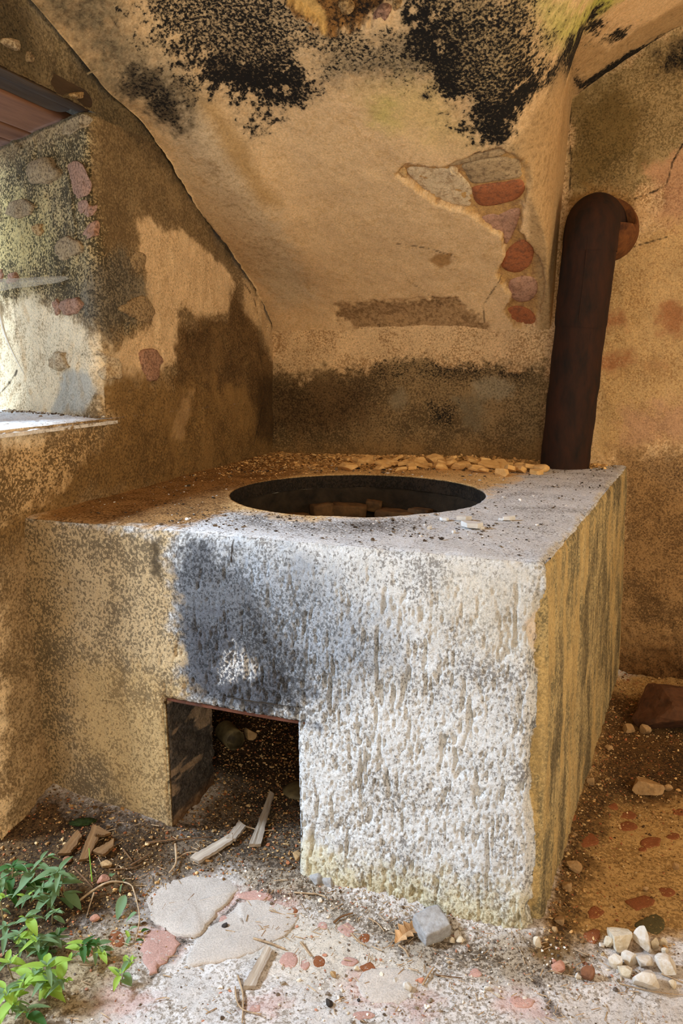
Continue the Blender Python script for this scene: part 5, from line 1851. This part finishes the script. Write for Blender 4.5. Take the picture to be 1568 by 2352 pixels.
def leaf_mesh(name, L, W, curl, mat, seed):
    n = 9
    V, F = [], []
    for i in range(n):
        t_ = i / (n - 1)
        w_ = W / 2 * (math.sin(math.pi * t_ ** 0.8) ** 0.9 + (0.06 if i < n - 1 else 0))
        zc = -curl * L * t_ * t_
        for j, sg in enumerate((-1, -0.5, 0, 0.5, 1)):
            V.append((t_ * L, sg * w_, zc + 0.35 * abs(sg) * w_ + 0.05 * W * math.sin(seed + 6 * t_ + sg)))
    for i in range(n - 1):
        for j in range(4):
            F.append((i * 5 + j, i * 5 + j + 1, i * 5 + j + 6, i * 5 + j + 5))
    me = bpy.data.meshes.new(name)
    me.from_pydata(V, [], F)
    for pl in me.polygons:
        pl.use_smooth = True
    me.materials.append(mat)
    return me


LM = {'g': [leaf_mesh('leaf', 1, 0.26, 0.45, M_LG, 1), leaf_mesh('leaf', 1, 0.42, 0.4, M_LG, 2)],
      'b': [leaf_mesh('leaf', 1, 0.30, 0.2, M_LB, 3), leaf_mesh('leaf', 1, 0.46, 0.35, M_LB, 4)],
      'd': [leaf_mesh('leaf', 1, 0.40, 0.3, M_LD, 5), leaf_mesh('leaf', 1, 0.34, 0.45, M_LD, 6)]}


def add_leaf(parent, base, d, L, kind, r):
    o = bpy.data.objects.new('leaf', r.choice(LM[kind]))
    COL.objects.link(o)
    o.parent = parent
    o.location = Vector(base) - parent.location
    q = Vector(d).to_track_quat('X', 'Z')
    e = q.to_euler()
    o.rotation_euler = e
    o.scale = (L, L * r.uniform(0.8, 1.15), L)
    return o


def weed(uv, tips, label, seed, kinds='ggb', nleaf=7, L=0.040, stem_mat=None, r0=0.0018):
    """a weed: stems from one root, each ending above the ground at (u, v, height), with leaves along them"""
    r = random.Random(seed)
    root = fpoint(*uv)
    w_ = empty('weed', tuple(root), label, 'weed')
    for (u, v, hgt) in tips:
        # the tip stands hgt above the floor on the line of sight of (u, v)
        g = on_floor(u, v, hgt)
        tip = g
        mid = (root + tip) / 2 + np.array([r.uniform(-.01, .01), r.uniform(-.01, .01), 0.25 * hgt + 0.008])
        P = spline([root - np.array([0, 0, 0.004]), mid, tip], 12)
        o = obj('stem', stick_mesh('stem', P - root, r0, r0 * 0.5, 5), stem_mat or M_STEM)
        o.parent = w_
        for k in range(nleaf):
            t_ = 0.25 + 0.75 * (k + r.random() * 0.5) / nleaf
            b = P[min(int(t_ * 11), 11)]
            an = k * 2.4 + r.uniform(-0.5, 0.5)
            d = (math.cos(an), math.sin(an), r.uniform(-0.25, 0.55))
            add_leaf(w_, b, d, L * r.uniform(0.7, 1.3), r.choice(kinds), r)
        for k in range(4):
            an = r.uniform(0, 6.28)
            add_leaf(w_, P[-1], (math.cos(an) * 0.7, math.sin(an) * 0.7, r.uniform(0.3, 1.0)), L * r.uniform(0.3, 0.55), r.choice(kinds + 'b'), r)
    return w_


weed((20, 2066), [(28, 1990, 0.10), (-5, 2020, 0.07)], 'dark leafy weed at the left edge against the wall foot', 800, 'dddg', 9, 0.05)
weed((74, 2072), [(108, 1968, 0.10), (60, 2030, 0.06)], 'tall dull-green weed second from the wall at the top of the patch', 801, 'dgg', 9, 0.045)
weed((150, 2066), [(130, 2004, 0.10), (96, 2040, 0.07), (60, 2062, 0.05)], 'lush grey-green weed with drooping narrow leaves on the right of the patch', 802, 'ggg', 9, 0.05)
weed((8, 2112), [(10, 2062, 0.06)], 'small yellow-green weed at the left edge below the dark leafy one', 803, 'bbg', 5, 0.04)
weed((120, 2122), [(127, 2096, 0.05)], 'small upright sprig on gravel right of the weed patch', 804, 'ggg', 6, 0.028)
weed((66, 2196), [(58, 2108, 0.10), (40, 2150, 0.06), (84, 2160, 0.06)], 'bushy weed with pale flower buds in the middle of the patch', 805, 'ggb', 9, 0.042)
weed((20, 2160), [(12, 2128, 0.05)], 'broad-leaved grey-green weed at the left edge mid patch', 806, 'gg', 6, 0.045)
weed((112, 2190), [(132, 2150, 0.03), (90, 2180, 0.03)], 'low weed with long flat leaves lying on the soil mid patch', 807, 'ggd', 8, 0.048)
weed((222, 2200), [(186, 2176, 0.05), (235, 2188, 0.04), (160, 2206, 0.04)], 'spreading weed with round leaves at the right edge of the patch', 808, 'gbd', 7, 0.036)
weed((30, 2250), [(24, 2214, 0.06)], 'bright pointed weed at the left edge under the bushy one', 809, 'bbg', 5, 0.045)
weed((104, 2296), [(108, 2218, 0.10), (150, 2250, 0.06), (80, 2240, 0.07), (44, 2262, 0.05)], 'bright yellow-green weed with long stalks near the bottom left', 810, 'bbg', 8, 0.045, M_STEMG)
weed((18, 2330), [(14, 2288, 0.08), (36, 2304, 0.05)], 'pale flowering weed in the bottom left corner', 811, 'bgg', 9, 0.042, M_STEMG)
weed((70, 2352), [(64, 2326, 0.04)], 'dull weed at the bottom edge right of the corner weed', 812, 'gd', 5, 0.045)
weed((276, 2258), [(275, 2236, 0.03), (300, 2210, 0.04)], 'lone small weed on sandy ground right of the patch', 813, 'gbg', 4, 0.032)
# trailing woody stem with small leaves
r = random.Random(5)
root = fpoint(176, 2078)
w_ = empty('trailing_weed', tuple(root), 'woody trailing weed stem arching over gravel toward the pale slab', 'weed')
P = spline([fpoint(176, 2076) + [0, 0, .004], on_floor(215, 2044, 0.02), on_floor(250, 2026, 0.03), on_floor(284, 2026, 0.02)], 20)
obj('stem', stick_mesh('stem', P - root, 0.0032, 0.0022, 6), M_TWIG).parent = w_
P2_ = spline([on_floor(304, 2036, 0.04), on_floor(314, 2070, 0.04), on_floor(320, 2110, 0.03), fpoint(311, 2164)], 20)
obj('stem', stick_mesh('stem', P2_ - root, 0.0018, 0.0014, 5), M_TWIG).parent = w_
P3_ = spline([on_floor(216, 2050, 0.02), on_floor(206, 2080, 0.012), fpoint(198, 2108)], 10)
obj('stem', stick_mesh('stem', P3_ - root, 0.0024, 0.0012, 5), M_TWIG).parent = w_
P4_ = spline([on_floor(284, 2026, 0.02), on_floor(296, 2030, 0.04), on_floor(304, 2036, 0.04)], 8)
obj('stem', stick_mesh('stem', P4_ - root, 0.0022, 0.0018, 5), M_TWIG).parent = w_
for (u, v, h, du, dv, L, kd) in ((256, 2014, 0.03, 6, -26, 0.032, 'g'), (256, 2012, 0.03, -12, -12, 0.022, 'g'), (284, 2024, 0.03, 0, -16, 0.026, 'g'), (280, 2030, 0.02, -6, 14, 0.022, 'g'), (288, 2056, 0.03, -22, 44, 0.055, 'g'),
                                 (314, 2096, 0.03, -28, 14, 0.036, 'g'), (316, 2130, 0.03, -36, 0, 0.044, 'g'), (288, 2136, 0.02, 10, 18, 0.028, 'b'), (300, 2150, 0.015, -8, 12, 0.03, 'g'), (312, 2160, 0.01, 24, -4, 0.028, 'd'),
                                 (324, 2140, 0.01, 20, -10, 0.03, 'd')):
    a, b = on_floor(u, v, h), on_floor(u + du, v + dv, h * 0.6)
    add_leaf(w_, a, b - a, L, kd, r)
twig([(212, 2030), (209, 2008), (207, 1990)], 0.0016, 'single bright green grass blade beside the arching woody stem', M_STEMG, lifts=[0.002, 0.03, 0.05], name='grass_blade', cat='grass blade')
# clump of moss on the soil
p = fpoint(190, 1890)
V, F = ICO[3]
V = V * np.array([0.035, 0.014, 0.008]) * (1 + 0.5 * fbm(V, 4, 4, 0.6, 3))[:, None]
M_MOSS = simple('dark_moss', lin(62, 78, 34), lin(34, 44, 20), 120, 0.95, 1.0)
o = tag(obj('moss_clump', mesh_np('moss_clump', V, F), M_MOSS, loc=(p[0], p[1], p[2] + 0.006)), 'dark green moss clump on soil at the left pier foot', 'moss')
o.rotation_euler = (0, 0, 0.5)

# ---- cobwebs
WEB, t, p_ = nodes('cobweb_silk')
p_.inputs['Base Color'].default_value = (0.62, 0.52, 0.36, 1)
p_.inputs['Roughness'].default_value = 0.8
vec = coords(t, (1, 1, 1))
nn = noise(t, coords(t, (30, 30, 90)), 6, 6, 0.7)
p_.inputs['Alpha'].default_value = 0.6
t.links.new(math_(t, 'MULTIPLY_ADD', nn, 1.5, -0.36, clamp=True), p_.inputs['Alpha'])
jl = lambda u, v, off: on_left(u, v) + jn * off
A = jl(14, 654, 0.05)
web = empty('cobweb', tuple(A), 'pale funnel cobweb stretched along the window jamb with a hanging thread', 'cobweb')
rows = []
for (u, va, vb, off) in ((10, 640, 668, 0.055), (30, 643, 672, 0.05), (60, 641, 664, 0.04), (90, 639, 660, 0.03), (120, 636, 654, 0.022), (145, 634, 650, 0.014), (165, 634, 640, 0.006)):
    for k in range(7):
        s_ = k / 6
        bulge = 0.012 * math.sin(math.pi * s_) + off
        rows.append(jl(u, va + (vb - va) * s_, bulge) - A)
V = np.array(rows)
i = (np.arange(6)[:, None] * 7 + np.arange(6)[None, :]).ravel()
Q = np.stack([i, i + 7, i + 8, i + 1], 1)
o = obj('web_funnel', mesh_np('web_funnel', V, Q), WEB)
o.parent = web
M_SILK = simple('silk_thread', lin(236, 230, 214), lin(210, 200, 180), 50, 0.7, 0.2)
P = spline([jl(22, 668, 0.05), jl(27, 710, 0.045), jl(33, 765, 0.035), jl(45, 815, 0.02), jl(61, 862, 0.006)], 30)
o = obj('hanging_thread', stick_mesh('hanging_thread', P - A, 0.0075, 0.0010, 6), M_SILK)
o.parent = web
V, F = rock_mesh, None
o = obj('dead_leaf_bit', rock_mesh('dead_leaf_bit', (0.022, 0.012, 0.018), 3, sub=1), simple('amber_bit', lin(206, 140, 50), lin(170, 104, 34), 60, 0.6, 0.2))
o.parent = web
o.location = (0, 0, 0.002)
o['label'] = 'amber bit of dead leaf'
a, b, c = on_left(255, 98, True) + [0.02, 0, 0], on_left(228, 140, True) + [0.05, 0, 0], on_left(186, 172, True) + [0.02, 0, 0]
P = spline([a, b, c], 16)
o = obj('cobweb_strand', stick_mesh('cobweb_strand', P - a, 0.0012, 0.0030, 5), simple('dusty_strand', lin(150, 132, 100), lin(120, 104, 78), 50, 0.9, 0.2), loc=a)
tag(o, 'dusty cobweb strand sagging on the wall over the wooden lintel', 'cobweb')
P = spline([on_floor(640, 1640, 0.0)] * 2, 2)
for k, (u, v, L_) in enumerate(((615, 1636, 0.010), (662, 1644, 0.016), (557, 1622, 0.006))):
    q = hit(u, v, 1, front_y(-0.85, OZ) + 0.006)
    P = np.array([q + [0, 0, 0.004], q - [0, 0, L_ * 0.5], q - [0, 0, L_]])
    o = obj('cobweb_thread', stick_mesh('cobweb_thread', P - P[0], 0.0008, 0.0005, 4), M_SILK)
    o.location = Vector(P[0])
    tag(o, ('longer white cobweb thread hanging right of the middle of the fire opening lintel' if k == 1 else 'middle short cobweb thread hanging under the fire opening lintel' if k == 0 else 'shortest cobweb thread at the left under the fire opening lintel'), 'cobweb')
